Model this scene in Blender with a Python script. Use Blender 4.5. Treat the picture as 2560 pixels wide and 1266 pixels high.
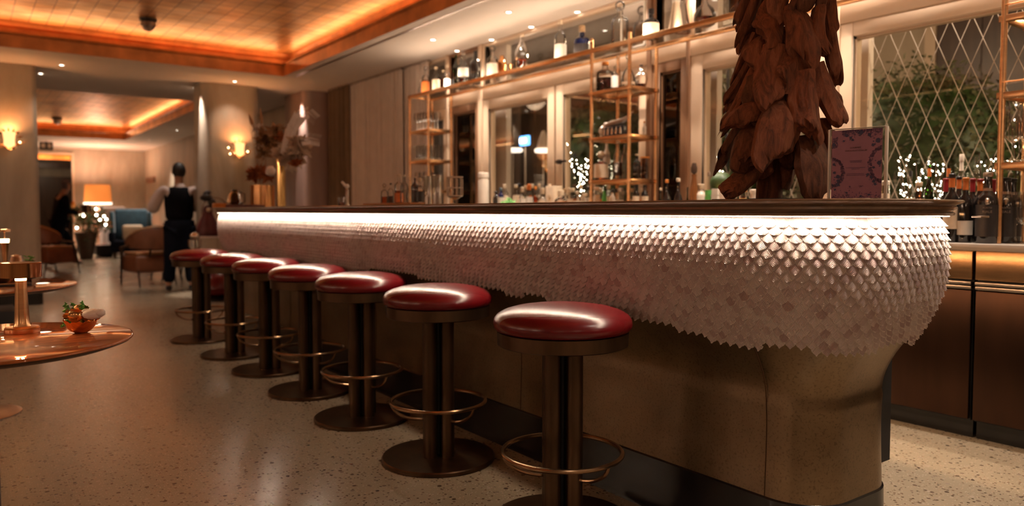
import bpy, bmesh, math, random
from mathutils import Vector, Matrix
random.seed(7)
S = bpy.context.scene
for o in list(bpy.data.objects): bpy.data.objects.remove(o)
COL = S.collection
R = math.radians

# ------------------------------------------------------------------ camera
FPX, CAMH, TILT, YAW = 1890.0, 1.10, R(2.7), R(36.1)
cd = bpy.data.cameras.new('camera'); cam = bpy.data.objects.new('camera', cd); COL.objects.link(cam)
cd.sensor_width = 36.0; cd.sensor_fit = 'HORIZONTAL'; cd.lens = FPX / 2560 * 36; cd.shift_y = -15 / 2560
cd.clip_start = 0.05; cd.clip_end = 200
cd.dof.use_dof = True; cd.dof.focus_distance = 2.5; cd.dof.aperture_fstop = 2.0
cam.location = (0, 0, CAMH); cam.rotation_euler = (R(90) - TILT, 0, -YAW)
S.camera = cam
# ------------------------------------------------------------------ view + world
S.view_settings.view_transform = 'Standard'; S.view_settings.look = 'None'
S.view_settings.gamma = 1.0; S.view_settings.use_curve_mapping = False
S.view_settings.exposure = 0.22
W = bpy.data.worlds.new('night'); S.world = W; W.use_nodes = True
W.node_tree.nodes['Background'].inputs[0].default_value = (0.42, 0.27, 0.20, 1)
W.node_tree.nodes['Background'].inputs[1].default_value = 0.10

WARM = (1.0, 0.66, 0.38); WARM2 = (1.0, 0.74, 0.50); NEUT = (1.0, 0.85, 0.71); AMB = (1.0, 0.50, 0.20)
def lamp(kind, name, loc, energy, color=WARM, rot=(0, 0, 0), **kw):
    l = bpy.data.lights.new(name, kind); l.energy = energy; l.color = color
    for k, v in kw.items(): setattr(l, k, v)
    o = bpy.data.objects.new(name, l); o.location = loc; o.rotation_euler = rot; COL.objects.link(o)
    return o
def strip(name, a, b, z, w, energy, color, up):
    ax, ay = a; bx, by = b; L = math.hypot(bx - ax, by - ay); ang = math.atan2(by - ay, bx - ax)
    o = lamp('AREA', name, ((ax + bx) / 2, (ay + by) / 2, z), energy, color, (math.pi if up else 0, 0, -ang if up else ang))
    o.data.shape = 'RECTANGLE'; o.data.size = L; o.data.size_y = w
    return o
ZC = 2.80                      # ceiling height
C1 = (-3.6, 3.34, 1.2, 9.46)   # first ceiling coffer  x0 x1 y0 y1
C2 = (-3.6, 3.22, 12.4, 20.0)  # second coffer
BX0, BX1, BY0, BY1, BR = 2.06, 2.55, 1.27, 7.2, 0.16   # bar footprint, rounded rectangle
# led strip under the bar top
strip('bar_led_light', (BX0 - 0.178, BY0 + 0.02), (BX0 - 0.178, BY1), 1.0825, 0.008, 26, (1.0, 0.80, 0.60), False)
strip('bar_led_light', (BX0 + 0.02, BY0 - 0.178), (BX1, BY0 - 0.178), 1.0825, 0.008, 3.2, (1.0, 0.80, 0.60), False)
strip('bar_led_light', (BX0 - 0.15, BY0 - 0.02), (BX0 - 0.02, BY0 - 0.15), 1.0825, 0.008, 1.1, (1.0, 0.80, 0.60), False)
strip('bar_led_light', (BX1 + 0.03, BY0 - 0.15), (BX1 + 0.15, BY0 - 0.02), 1.0825, 0.008, 1.0, (1.0, 0.80, 0.60), False)
strip('service_led_light', (2.70, BY0 + .2), (2.70, BY1 - .2), 1.08, 0.008, 60, (1.0, 0.62, 0.34), False)
# cove light of the coffers
def cove(a, b, e, inward):
    o = strip('cove_light', a, b, 2.975, 0.03, e, AMB, True)
    d = Vector((inward[0], inward[1], .42)).normalized()      # led tape tilted towards the middle of the coffer
    o.rotation_euler = (-d).to_track_quat('Z', 'X').to_euler() if False else aim(d, Vector((b[0] - a[0], b[1] - a[1], 0)).normalized())
def aim(d, along):
    z = -d; x = (along - z * along.dot(z)).normalized(); y = z.cross(x)
    return Matrix((x, y, z)).transposed().to_euler()
for (x0, x1, y0, y1), e in ((C1, 17), (C2, 19)):
    cove((x0 + .05, y1 + 0.10), (x1 - .05, y1 + 0.10), e, (0, -1))
    cove((x1 + 0.10, y0 + .05), (x1 + 0.10, y1 - .05), e * 1.15, (-1, 0))
    cove((x0 + .05, y0 - 0.10), (x1 - .05, y0 - 0.10), e, (0, 1))
    cove((x0 - 0.10, y0 + .05), (x0 - 0.10, y1 - .05), e, (1, 0))
# uplight strip added along the bridge shelf to brighten the ceiling
strip('shelf_fill_light', (4.003, .4), (4.003, 7.35), 2.362, 0.008, 18, (1.0, .76, .54), True)
# recessed downlights: x, y, power
DL = []
for k in range(10): DL.append((4.30, 6.886 - 0.645 * k, 11))
for k in range(5): DL.append((3.83, 6.58 - 1.28 * k, 24))
DL += [(0.85, 11.03, 9), (2.66, 11.06, 9), (4.09, 11.11, 9), (1.70, 21.9, 50), (3.72, 17.03, 32), (3.70, 19.8, 40), (0.2, 21.9, 40),
       (3.75, 14.2, 8), (-1.2, 11.0, 12), (1.0, 10.25, 4), (2.95, 10.2, 4), (-0.6, 10.2, 10)]
DL += [(-3.9, 8, 16), (-3.9, 4, 16), (-3.9, 1, 16), (0.6, -0.3, 26), (2.4, 0.3, 16), (-1.5, -0.3, 22), (3.83, -0.6, 9), (2.9, 21.9, 16)]  # fill downlights added mostly behind and beside the view
for (x, y, e) in DL:
    lamp('SPOT', 'downlight_beam', (x, y, ZC - 0.03), e * 4.0, NEUT, spot_size=R(96), spot_blend=0.7, shadow_soft_size=0.03)

try: S.cycles.transparent_max_bounces = 32
except Exception: pass
# ------------------------------------------------------------------ pixel -> place helpers
_f = Vector((math.sin(YAW) * math.cos(TILT), math.cos(YAW) * math.cos(TILT), -math.sin(TILT)))
_r = Vector((math.cos(YAW), -math.sin(YAW), 0)); _u = _r.cross(_f)
def ray(px, py): return _f + _r * ((px - 1280) / FPX) - _u * ((py - 618) / FPX)
def onx(px, py, x): d = ray(px, py); return Vector((0, 0, CAMH)) + d * (x / d.x)
def ony(px, py, y): d = ray(px, py); return Vector((0, 0, CAMH)) + d * (y / d.y)
def onz(px, py, z): d = ray(px, py); return Vector((0, 0, CAMH)) + d * ((z - CAMH) / d.z)
def atd(px, py, D): return Vector((0, 0, CAMH)) + ray(px, py) * D

# ------------------------------------------------------------------ materials
def newmat(name):
    m = bpy.data.materials.new(name); m.use_nodes = True
    nt = m.node_tree; b = nt.nodes['Principled BSDF']
    return m, nt, b
def N(nt, t, **kw):
    n = nt.nodes.new(t)
    for k, v in kw.items():
        if isinstance(k, str) and hasattr(n, k): setattr(n, k, v)
    return n
def coords(nt, scale=(1, 1, 1), kind='Object'):
    tc = N(nt, 'ShaderNodeTexCoord'); mp = N(nt, 'ShaderNodeMapping'); mp.inputs['Scale'].default_value = scale
    nt.links.new(tc.outputs[kind], mp.inputs[0]); return mp.outputs[0]
def ramp(nt, fac, stops):
    r = N(nt, 'ShaderNodeValToRGB'); e = r.color_ramp.elements
    e[0].position, e[0].color = stops[0][0], (*stops[0][1], 1); e[1].position, e[1].color = stops[-1][0], (*stops[-1][1], 1)
    for p, c in stops[1:-1]:
        q = e.new(p); q.color = (*c, 1)
    nt.links.new(fac, r.inputs[0]); return r.outputs[0]
def noise(nt, vec, scale, detail=4, rough=.55, dist=0):
    n = N(nt, 'ShaderNodeTexNoise'); n.inputs['Scale'].default_value = scale; n.inputs['Detail'].default_value = detail
    n.inputs['Roughness'].default_value = rough; n.inputs['Distortion'].default_value = dist
    if vec is not None: nt.links.new(vec, n.inputs['Vector'])
    return n.outputs['Fac']
def bump(nt, b, h, strength=.3, dist=.01):
    n = N(nt, 'ShaderNodeBump'); n.inputs['Strength'].default_value = strength; n.inputs['Distance'].default_value = dist
    nt.links.new(h, n.inputs['Height']); nt.links.new(n.outputs[0], b.inputs['Normal'])
def mixc(a, c, t): return tuple(a[i] * (1 - t) + c[i] * t for i in range(3))
def M(name, col, rough=.5, metal=0.0, var=.18, nscale=8, scale=(1, 1, 1), bmp=0, bscale=40, bdist=.004, coat=0, spec=.5, sheen=0):
    m, nt, b = newmat(name)
    v = coords(nt, scale)
    f = noise(nt, v, nscale)
    c = ramp(nt, f, [(.3, mixc(col, (0, 0, 0), var)), (.7, tuple(min(1, q * (1 + var * .45)) for q in col))])
    nt.links.new(c, b.inputs['Base Color'])
    b.inputs['Roughness'].default_value = rough; b.inputs['Metallic'].default_value = metal
    b.inputs['Specular IOR Level'].default_value = spec
    if coat: b.inputs['Coat Weight'].default_value = coat; b.inputs['Coat Roughness'].default_value = .08
    if sheen: b.inputs['Sheen Weight'].default_value = sheen
    if bmp: bump(nt, b, noise(nt, v, bscale), bmp, bdist)
    return m
def emis(name, col, strength):
    m, nt, b = newmat(name)
    f = noise(nt, coords(nt), 6)
    c = ramp(nt, f, [(.2, mixc(col, (0, 0, 0), .05)), (.8, col)])
    nt.links.new(c, b.inputs['Emission Color']); b.inputs['Emission Strength'].default_value = strength
    b.inputs['Base Color'].default_value = (*mixc(col, (0, 0, 0), .3), 1)
    return m
def glass(name, tint=(1, 1, 1), rough=.02, alpha=.0, refl=1.0):
    m, nt, b = newmat(name); nt.nodes.remove(b)
    out = nt.nodes['Material Output']
    t = N(nt, 'ShaderNodeBsdfTransparent'); t.inputs[0].default_value = (*tint, 1)
    g = N(nt, 'ShaderNodeBsdfGlossy'); g.inputs['Roughness'].default_value = rough
    fr = N(nt, 'ShaderNodeFresnel'); fr.inputs['IOR'].default_value = 1.5
    nz = N(nt, 'ShaderNodeMath', operation='MULTIPLY_ADD'); nz.inputs[1].default_value = refl; nz.inputs[2].default_value = alpha
    nt.links.new(fr.outputs[0], nz.inputs[0])
    mx = N(nt, 'ShaderNodeMixShader'); nt.links.new(nz.outputs[0], mx.inputs[0])
    nt.links.new(t.outputs[0], mx.inputs[1]); nt.links.new(g.outputs[0], mx.inputs[2]); nt.links.new(mx.outputs[0], out.inputs[0])
    return m

mt = {}
mt['red'] = M('red_leather', (.115, .0025, .005), .27, 0, .25, 5, bmp=.05, bscale=90, bdist=.002, spec=.5)
mt['bronze'] = M('aged_bronze', (.105, .060, .034), .34, .9, .45, 9, (1, 1, .25), bmp=.06)
mt['bronze_ring'] = M('bronze_ring', (.33, .20, .11), .22, .95, .35, 12)
mt['brass'] = M('brushed_brass', (.80, .46, .23), .26, .95, .2, 10, (1, 1, 8))
mt['copper'] = M('polished_copper', (.82, .40, .17), .14, 1, .15, 6)
mt['gold'] = M('gold', (.85, .52, .20), .16, 1, .15, 6)
mt['wood_dark'] = M('dark_walnut', (.055, .026, .014), .4, 0, .4, 5, (1, 1, 6))
mt['drift'] = None
mt['black'] = M('black_stone', (.012, .011, .011), .22, 0, .4, 14)
mt['blackmat'] = M('black_matt', (.012, .012, .014), .6, 0, .3)
mt['cream'] = M('cream_paint', (.66, .49, .35), .42, 0, .06, 3)
mt['brownframe'] = M('brown_frame', (.24, .12, .062), .45, 0, .2, 4, (1, 1, .3))
mt['ceiling'] = M('ceiling_plaster', (.66, .57, .50), .8, 0, .05, 2)
mt['chrome'] = M('chrome', (.75, .72, .70), .08, 1, .08, 6)
mt['steel'] = M('brushed_steel', (.52, .44, .38), .3, 1, .15, 10)
mt['white'] = M('white_paper', (.72, .66, .58), .6, 0, .08, 20)
mt['labelcream'] = M('cream_label', (.74, .58, .42), .6, 0, .12, 30)
mt['labelorange'] = M('orange_label', (.62, .16, .03), .5, 0, .15, 30)
mt['labelred'] = M('red_label', (.28, .012, .02), .4, 0, .2, 30)
mt['labelblack'] = M('black_label', (.025, .02, .02), .4, 0, .3, 30)
mt['labelgreen'] = M('green_label', (.10, .38, .08), .5, 0, .2, 30)
mt['cork'] = M('cork', (.45, .28, .15), .8, 0, .3, 60)
mt['capblack'] = M('black_cap', (.015, .013, .015), .3, 0, .2)
mt['captan'] = M('tan_cap', (.62, .48, .33), .45, 0, .2)
mt['caporange'] = M('orange_cap', (.65, .22, .04), .4, 0, .15)
mt['leather'] = M('brown_leather', (.24, .085, .038), .42, 0, .2, 9, bmp=.15)
mt['leather_tan'] = M('tan_leather', (.50, .26, .12), .42, 0, .15, 9, bmp=.15)
mt['blue'] = M('teal_velvet', (.035, .10, .15), .7, 0, .3, 10, sheen=.4)
mt['navy'] = M('navy_cloth', (.002, .003, .010), .85, 0, .3, 12, spec=.15)
mt['darknavy'] = M('dark_cloth', (.002, .002, .005), .85, 0, .3, 12, spec=.15)
mt['shirt'] = M('white_shirt', (.55, .45, .42), .7, 0, .1, 12)
mt['skin'] = M('skin', (.45, .24, .16), .5, 0, .12, 12)
mt['hair'] = M('dark_hair', (.010, .007, .006), .6, 0, .3, 80)
mt['greyhair'] = M('grey_hair', (.12, .10, .12), .6, 0, .3, 80)
mt['whitecloth'] = M('white_cloth', (.62, .52, .48), .8, 0, .08, 6)
mt['slab'] = M('pale_stone', (.50, .44, .38), .3, 0, .12, 6)
mt['leaf'] = M('holly_leaf', (.12, .38, .07), .35, 0, .5, 30)
mt['leaf_dark'] = M('dark_leaf', (.035, .07, .015), .5, 0, .5, 20)
mt['cotton'] = M('cotton', (.85, .80, .78), .95, 0, .05, 20, bmp=.5, bscale=60)
mt['dried'] = M('dried_petals', (.36, .20, .10), .8, 0, .3, 15)
mt['dried_pale'] = M('pale_dried_petals', (.62, .50, .40), .8, 0, .2, 15)
mt['feather'] = M('pale_feather', (.80, .72, .68), .9, 0, .1, 15)
mt['rust'] = M('rust_petals', (.34, .10, .03), .8, 0, .35, 15)
mt['darkred'] = M('dark_red_cloth', (.085, .006, .010), .45, 0, .35, 8)
mt['glass'] = glass('clear_glass', (.97, .96, .95), .03, .03, .9)
mt['pane'] = glass('window_glass', (.95, .94, .92), .01, .0, .25)
mt['acrylic'] = glass('acrylic', (.97, .97, .97), .02, .02, 1)
mt['frosted'] = M('frosted_glass', (.72, .62, .52), .35, 0, .1, 8)
mt['glassgreen'] = glass('green_glass', (.10, .20, .05), .03, .05)
mt['glassdark'] = M('dark_bottle_glass', (.010, .008, .008), .06, 0, .2, spec=.8)
mt['glassblue'] = M('blue_bottle_glass', (.006, .012, .06), .08, 0, .2, spec=.8)
mt['amber'] = glass('amber_liquid', (.80, .32, .05), .03, .03)
mt['amber_red'] = glass('dark_amber_liquid', (.26, .03, .008), .03, .03)
mt['smoke'] = glass('brown_tinted_glass', (.30, .17, .10), .03, .05)
mt['sheer'] = glass('sheer_cloth', (.55, .45, .38), .9, .45)
mt['light_warm'] = emis('lamp_warm', (1, .62, .28), 14)
mt['light_white'] = emis('lens_white', (1, .88, .72), 16)
mt['fairy'] = emis('fairy_bulb', (1, .86, .58), 22)
mt['led'] = emis('led_tape', (1, .86, .66), 8)
mt['candle'] = emis('candle_glow', (1, .45, .10), 2.2)
mt['shade'] = emis('lamp_shade', (1, .30, .055), .50)
mt['shade_hem'] = emis('shade_hem', (1, .80, .62), 2.4)
mt['blueglow'] = emis('blue_glow', (.12, .42, 1.0), 4)
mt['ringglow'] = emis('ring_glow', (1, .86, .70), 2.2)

def terrazzo():
    m, nt, b = newmat('terrazzo')
    v = coords(nt)
    def chips(scale, th, rnd=.9):
        vo = N(nt, 'ShaderNodeTexVoronoi'); vo.inputs['Scale'].default_value = scale; vo.inputs['Randomness'].default_value = rnd
        nt.links.new(v, vo.inputs['Vector'])
        sep = N(nt, 'ShaderNodeSeparateColor'); nt.links.new(vo.outputs['Color'], sep.inputs[0])
        lt = N(nt, 'ShaderNodeMath', operation='LESS_THAN'); nt.links.new(vo.outputs['Distance'], lt.inputs[0]); lt.inputs[1].default_value = .36
        gt = N(nt, 'ShaderNodeMath', operation='GREATER_THAN'); nt.links.new(sep.outputs[0], gt.inputs[0]); gt.inputs[1].default_value = th
        mu = N(nt, 'ShaderNodeMath', operation='MULTIPLY'); nt.links.new(lt.outputs[0], mu.inputs[0]); nt.links.new(gt.outputs[0], mu.inputs[1])
        return mu.outputs[0], sep.outputs[1]
    base = ramp(nt, noise(nt, v, .7, 3), [(.3, (.29, .235, .160)), (.7, (.35, .285, .20))])
    prev = base
    for (sc, th, st) in ((66, .66, [(0, (.07, .046, .030)), (.55, (.13, .085, .055)), (1, (.18, .11, .07))]),
                         (120, .55, [(0, (.50, .42, .33)), (1, (.38, .25, .16))]),
                         (40, .84, [(0, (.055, .038, .027)), (.5, (.12, .08, .055)), (1, (.45, .36, .28))])):
        f, r = chips(sc, th); c = ramp(nt, r, st)
        mx = N(nt, 'ShaderNodeMix', data_type='RGBA'); nt.links.new(f, mx.inputs[0]); nt.links.new(prev, mx.inputs[6]); nt.links.new(c, mx.inputs[7]); prev = mx.outputs[2]
    nt.links.new(prev, b.inputs['Base Color'])
    rr = ramp(nt, noise(nt, v, 3), [(.3, (.22,) * 3), (.7, (.27,) * 3)]); nt.links.new(rr, b.inputs['Roughness'])
    b.inputs['Specular IOR Level'].default_value = .5
    return m
mt['terrazzo'] = terrazzo()

def goldleaf():
    m, nt, b = newmat('gold_leaf_panel')
    v = coords(nt)
    br = N(nt, 'ShaderNodeTexBrick'); br.offset = 0; br.inputs['Scale'].default_value = 1; br.inputs['Brick Width'].default_value = .16
    br.inputs['Row Height'].default_value = .16; br.inputs['Mortar Size'].default_value = .006
    br.inputs['Color1'].default_value = (.86, .42, .15, 1); br.inputs['Color2'].default_value = (.62, .30, .11, 1); br.inputs['Mortar'].default_value = (.34, .15, .05, 1)
    nt.links.new(v, br.inputs['Vector'])
    n = ramp(nt, noise(nt, v, 2.3, 6), [(.3, (.62, .60, .56)), (.7, (1, 1, 1))])
    mx = N(nt, 'ShaderNodeMix', data_type='RGBA', blend_type='MULTIPLY'); mx.inputs[0].default_value = 1
    nt.links.new(br.outputs['Color'], mx.inputs[6]); nt.links.new(n, mx.inputs[7]); nt.links.new(mx.outputs[2], b.inputs['Base Color'])
    b.inputs['Metallic'].default_value = .45
    nt.links.new(ramp(nt, noise(nt, v, 5), [(.3, (.34,) * 3), (.7, (.5,) * 3)]), b.inputs['Roughness'])
    bump(nt, b, noise(nt, v, 7), .25, .02)
    return m
mt['leafpanel'] = goldleaf()
mt['coppercove'] = M('copper_cove', (.62, .24, .075), .4, .3, .45, 3.5)

def plaster(name, c1, c2, scale=(1, 1, .25)):
    m, nt, b = newmat(name)
    v = coords(nt, scale)
    c = ramp(nt, noise(nt, v, 2.2, 8, .65, .6), [(.28, c1), (.55, mixc(c1, c2, .6)), (.75, c2)])
    nt.links.new(c, b.inputs['Base Color']); b.inputs['Roughness'].default_value = .48
    bump(nt, b, noise(nt, v, 20), .12, .01)
    return m
mt['plaster'] = plaster('antique_plaster', (.27, .215, .155), (.48, .40, .31))
mt['plaster_pink'] = plaster('rose_plaster', (.28, .185, .155), (.43, .30, .26))

def bodymetal():
    m, nt, b = newmat('patinated_bronze_sheet')
    v = coords(nt)
    f = noise(nt, v, 2.0, 8, .6, .3)
    c = ramp(nt, f, [(.3, (.17, .115, .066)), (.7, (.32, .225, .135))])
    sp = ramp(nt, noise(nt, v, 130, 3, .6), [(.34, (.6, .6, .6)), (.46, (1, 1, 1))])
    mx = N(nt, 'ShaderNodeMix', data_type='RGBA', blend_type='MULTIPLY'); mx.inputs[0].default_value = .8
    nt.links.new(c, mx.inputs[6]); nt.links.new(sp, mx.inputs[7]); nt.links.new(mx.outputs[2], b.inputs['Base Color'])
    b.inputs['Metallic'].default_value = .85
    nt.links.new(ramp(nt, noise(nt, v, 9), [(.3, (.30,) * 3), (.7, (.42,) * 3)]), b.inputs['Roughness'])
    bump(nt, b, noise(nt, v, 45), .12, .003)
    return m
mt['bodymetal'] = bodymetal()

def scalemat():
    m, nt, b = newmat('ceramic_feather_scales')
    at = N(nt, 'ShaderNodeAttribute', attribute_name='tile'); sep = N(nt, 'ShaderNodeSeparateColor'); nt.links.new(at.outputs['Color'], sep.inputs[0])
    c = ramp(nt, sep.outputs[0], [(0, (.46, .31, .29)), (.12, (.55, .41, .39)), (.5, (.64, .50, .47)), (1, (.69, .56, .52))])
    em = N(nt, 'ShaderNodeMix', data_type='RGBA'); nt.links.new(sep.outputs[2], em.inputs[0]); nt.links.new(c, em.inputs[6]); em.inputs[7].default_value = (.84, .72, .66, 1)
    nt.links.new(em.outputs[2], b.inputs['Base Color'])
    b.inputs['Roughness'].default_value = .55; b.inputs['Specular IOR Level'].default_value = .28
    uv = N(nt, 'ShaderNodeUVMap', uv_map='UVMap'); sx = N(nt, 'ShaderNodeSeparateXYZ'); nt.links.new(uv.outputs[0], sx.inputs[0])
    ab = N(nt, 'ShaderNodeMath', operation='ABSOLUTE'); nt.links.new(sx.outputs[0], ab.inputs[0])
    ml = N(nt, 'ShaderNodeMath', operation='MULTIPLY'); nt.links.new(ab.outputs[0], ml.inputs[0]); ml.inputs[1].default_value = .42
    sb = N(nt, 'ShaderNodeMath', operation='SUBTRACT'); nt.links.new(sx.outputs[1], sb.inputs[0]); nt.links.new(ml.outputs[0], sb.inputs[1])
    fr = N(nt, 'ShaderNodeMath', operation='MULTIPLY'); nt.links.new(sb.outputs[0], fr.inputs[0]); fr.inputs[1].default_value = 75.0
    sn = N(nt, 'ShaderNodeMath', operation='SINE'); nt.links.new(fr.outputs[0], sn.inputs[0])
    bump(nt, b, sn.outputs[0], .8, .0016)
    return m
mt['scales'] = scalemat()

def woodtop(name, c1, c2, c3, rough, axis=(1, 14, 14), coat=.6):
    m, nt, b = newmat(name)
    v = coords(nt, axis)
    c = ramp(nt, noise(nt, v, 2.5, 6, .6, .4), [(.25, c1), (.5, c2), (.78, c3)])
    nt.links.new(c, b.inputs['Base Color']); b.inputs['Roughness'].default_value = rough
    b.inputs['Coat Weight'].default_value = coat; b.inputs['Coat Roughness'].default_value = .03; b.inputs['Specular IOR Level'].default_value = .2
    return m
mt['tabletop'] = woodtop('glossy_teak', (.20, .05, .012), (.40, .12, .03), (.50, .17, .045), .6, (1.2, 22, 14), .9)
mt['bartop'] = woodtop('dark_bronze_top', (.095, .052, .030), (.15, .085, .05), (.21, .125, .075), .3, (14, 1, 14), .6)
def driftmat():
    m, nt, b = newmat('driftwood')
    v = coords(nt, (1, 1, 1)); v2 = coords(nt, (5, 5, 1.2))
    oi = N(nt, 'ShaderNodeObjectInfo')
    c1 = ramp(nt, noise(nt, v2, 7, 8, .65, 1.2), [(.25, (.035, .014, .008)), (.42, (.16, .052, .024)), (.58, (.29, .098, .045)), (.8, (.36, .165, .095))])
    g = ramp(nt, oi.outputs['Random'], [(0, (.55, .60, .62)), (.4, (1, .88, .78)), (1, (1, 1, 1))])
    mx = N(nt, 'ShaderNodeMix', data_type='RGBA', blend_type='MULTIPLY'); mx.inputs[0].default_value = 1
    nt.links.new(c1, mx.inputs[6]); nt.links.new(g, mx.inputs[7]); nt.links.new(mx.outputs[2], b.inputs['Base Color'])
    b.inputs['Roughness'].default_value = .62; b.inputs['Specular IOR Level'].default_value = .3
    bump(nt, b, noise(nt, v2, 16, 8, .7, 1.0), .9, .006)
    return m
mt['drift'] = driftmat()
def foliage(name, c1, c2, sc=14):
    m, nt, b = newmat(name)
    c = ramp(nt, noise(nt, coords(nt), sc, 6, .7), [(.3, c1), (.7, c2)])
    nt.links.new(c, b.inputs['Base Color']); b.inputs['Roughness'].default_value = .6
    return m
mt['hedge'] = foliage('hedge_leaves', (.030, .036, .012), (.13, .13, .05))
mt['facade'] = plaster('street_facade', (.40, .31, .22), (.50, .40, .29))
mt['doorwood'] = M('dark_door_wood', (.07, .035, .022), .4, 0, .3, 4, (4, 4, .5))

# ------------------------------------------------------------------ mesh builder
class MB:
    def __init__(s): s.v = []; s.f = []
    def add(s, vs, fs, mx=None):
        n = len(s.v)
        s.v += [tuple(mx @ Vector(p)) if mx else tuple(p) for p in vs]
        s.f += [tuple(n + i for i in f) for f in fs]; return s
    def box(s, x0, x1, y0, y1, z0, z1, mx=None):
        vs = [(x, y, z) for z in (z0, z1) for y in (y0, y1) for x in (x0, x1)]
        return s.add(vs, [(0, 2, 3, 1), (4, 5, 7, 6), (0, 1, 5, 4), (2, 6, 7, 3), (0, 4, 6, 2), (1, 3, 7, 5)], mx)
    def rbox(s, x0, x1, y0, y1, z0, z1, r=.01, mx=None, seg=2):
        bm = bmesh.new(); bmesh.ops.create_cube(bm, size=1)
        for v in bm.verts: v.co = Vector(((x0 + x1) / 2 + v.co.x * (x1 - x0), (y0 + y1) / 2 + v.co.y * (y1 - y0), (z0 + z1) / 2 + v.co.z * (z1 - z0)))
        bmesh.ops.bevel(bm, geom=bm.edges[:], offset=r, segments=seg, affect='EDGES', profile=.5)
        bm.verts.index_update()
        s.add([v.co.copy() for v in bm.verts], [tuple(v.index for v in f.verts) for f in bm.faces], mx); bm.free(); return s
    def lathe(s, prof, c=(0, 0, 0), seg=24, mx=None, cap=True):
        vs = []; fs = []
        for (r, z) in prof:
            for k in range(seg):
                a = 2 * math.pi * k / seg; vs.append((c[0] + r * math.cos(a), c[1] + r * math.sin(a), c[2] + z))
        for i in range(len(prof) - 1):
            for k in range(seg):
                a = i * seg + k; b = i * seg + (k + 1) % seg; fs.append((a, b, b + seg, a + seg))
        if cap:
            if prof[0][0] > 1e-5: fs.append(tuple(range(seg))[::-1])
            if prof[-1][0] > 1e-5: n = (len(prof) - 1) * seg; fs.append(tuple(range(n, n + seg)))
        return s.add(vs, fs, mx)
    def tube(s, pts, r, seg=8, closed=False, mx=None):
        pts = [Vector(p) for p in pts]; n = len(pts); vs = []; fs = []
        rr = r if isinstance(r, (list, tuple)) else [r] * n
        ref = None
        for i, p in enumerate(pts):
            a = pts[(i - 1) % n] if (closed or i > 0) else p; b = pts[(i + 1) % n] if (closed or i < n - 1) else p
            t = (b - a).normalized() if (b - a).length > 1e-9 else Vector((0, 0, 1))
            if ref is None: ref = Vector((0, 0, 1)) if abs(t.z) < .9 else Vector((1, 0, 0))
            x = (ref - t * ref.dot(t))
            if x.length < 1e-4: x = Vector((1, 0, 0)).cross(t)
            x.normalize(); y = t.cross(x); ref = x
            for k in range(seg):
                g = 2 * math.pi * k / seg; vs.append(p + (x * math.cos(g) + y * math.sin(g)) * rr[i])
        m = n if closed else n - 1
        for i in range(m):
            j = (i + 1) % n
            for k in range(seg): fs.append((i * seg + k, i * seg + (k + 1) % seg, j * seg + (k + 1) % seg, j * seg + k))
        if not closed: fs.append(tuple(range(seg))[::-1]); fs.append(tuple(range((n - 1) * seg, n * seg)))
        return s.add(vs, fs, mx)
    def ring(s, c, Rr, r, seg=48, ts=8, mx=None):
        return s.tube([(c[0] + Rr * math.cos(2 * math.pi * k / seg), c[1] + Rr * math.sin(2 * math.pi * k / seg), c[2]) for k in range(seg)], r, ts, True, mx)
    def blob(s, c, r, seg=12, rings=8, nz=0, mx=None, rnd=None):
        vs = []; fs = []; rnd = rnd or random
        rx, ry, rz = r if isinstance(r, (tuple, list)) else (r, r, r)
        for i in range(rings + 1):
            t = math.pi * i / rings
            for k in range(seg):
                a = 2 * math.pi * k / seg; q = 1 + (rnd.uniform(-nz, nz) if 0 < i < rings else 0)
                vs.append((c[0] + rx * q * math.sin(t) * math.cos(a), c[1] + ry * q * math.sin(t) * math.sin(a), c[2] - rz * q * math.cos(t)))
        for i in range(rings):
            for k in range(seg): fs.append((i * seg + k, i * seg + (k + 1) % seg, (i + 1) * seg + (k + 1) % seg, (i + 1) * seg + k))
        return s.add(vs, fs, mx)
    def prism(s, poly, z0, z1, mx=None):
        n = len(poly)
        return s.add([(x, y, z0) for x, y in poly] + [(x, y, z1) for x, y in poly],
                     [tuple(range(n))[::-1], tuple(range(n, 2 * n))] + [(i, (i + 1) % n, n + (i + 1) % n, n + i) for i in range(n)], mx)
    def mesh(s, name, mat, smooth=True, ang=35):
        me = bpy.data.meshes.new(name); me.from_pydata([tuple(v) for v in s.v], [], s.f)
        bm = bmesh.new(); bm.from_mesh(me); bmesh.ops.remove_doubles(bm, verts=bm.verts[:], dist=1e-6); bmesh.ops.recalc_face_normals(bm, faces=bm.faces[:]); bm.to_mesh(me); bm.free()
        me.materials.append(mat if not isinstance(mat, str) else mt[mat])
        if smooth: me.shade_smooth(); me.set_sharp_from_angle(angle=R(ang))
        me.update(); return me
    def build(s, name, mat, parent=None, smooth=True, loc=None, ang=35):
        o = bpy.data.objects.new(name, s.mesh(name, mat, smooth, ang)); COL.objects.link(o)
        if parent: o.parent = parent
        if loc is not None: o.location = loc
        return o
def empty(name, loc=(0, 0, 0), rz=0):
    o = bpy.data.objects.new(name, None); COL.objects.link(o); o.location = loc; o.rotation_euler = (0, 0, rz); o.empty_display_size = .1
    return o
def tag(o, label, cat, group=None, kind=None):
    o['label'] = label; o['category'] = cat
    if group: o['group'] = group
    if kind: o['kind'] = kind
    return o
def struct(o): o['kind'] = 'structure'; return o
KIDS = {}
def copy_tree(o, parent=None):
    c = o.copy(); COL.objects.link(c); c.parent = parent
    for ch in list(o.children): copy_tree(ch, c)
    return c
def Tr(x=0, y=0, z=0, rz=0, rx=0, ry=0, s=1): return Matrix.Translation((x, y, z)) @ Matrix.Rotation(rz, 4, 'Z') @ Matrix.Rotation(ry, 4, 'Y') @ Matrix.Rotation(rx, 4, 'X') @ Matrix.Scale(s, 4)

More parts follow.
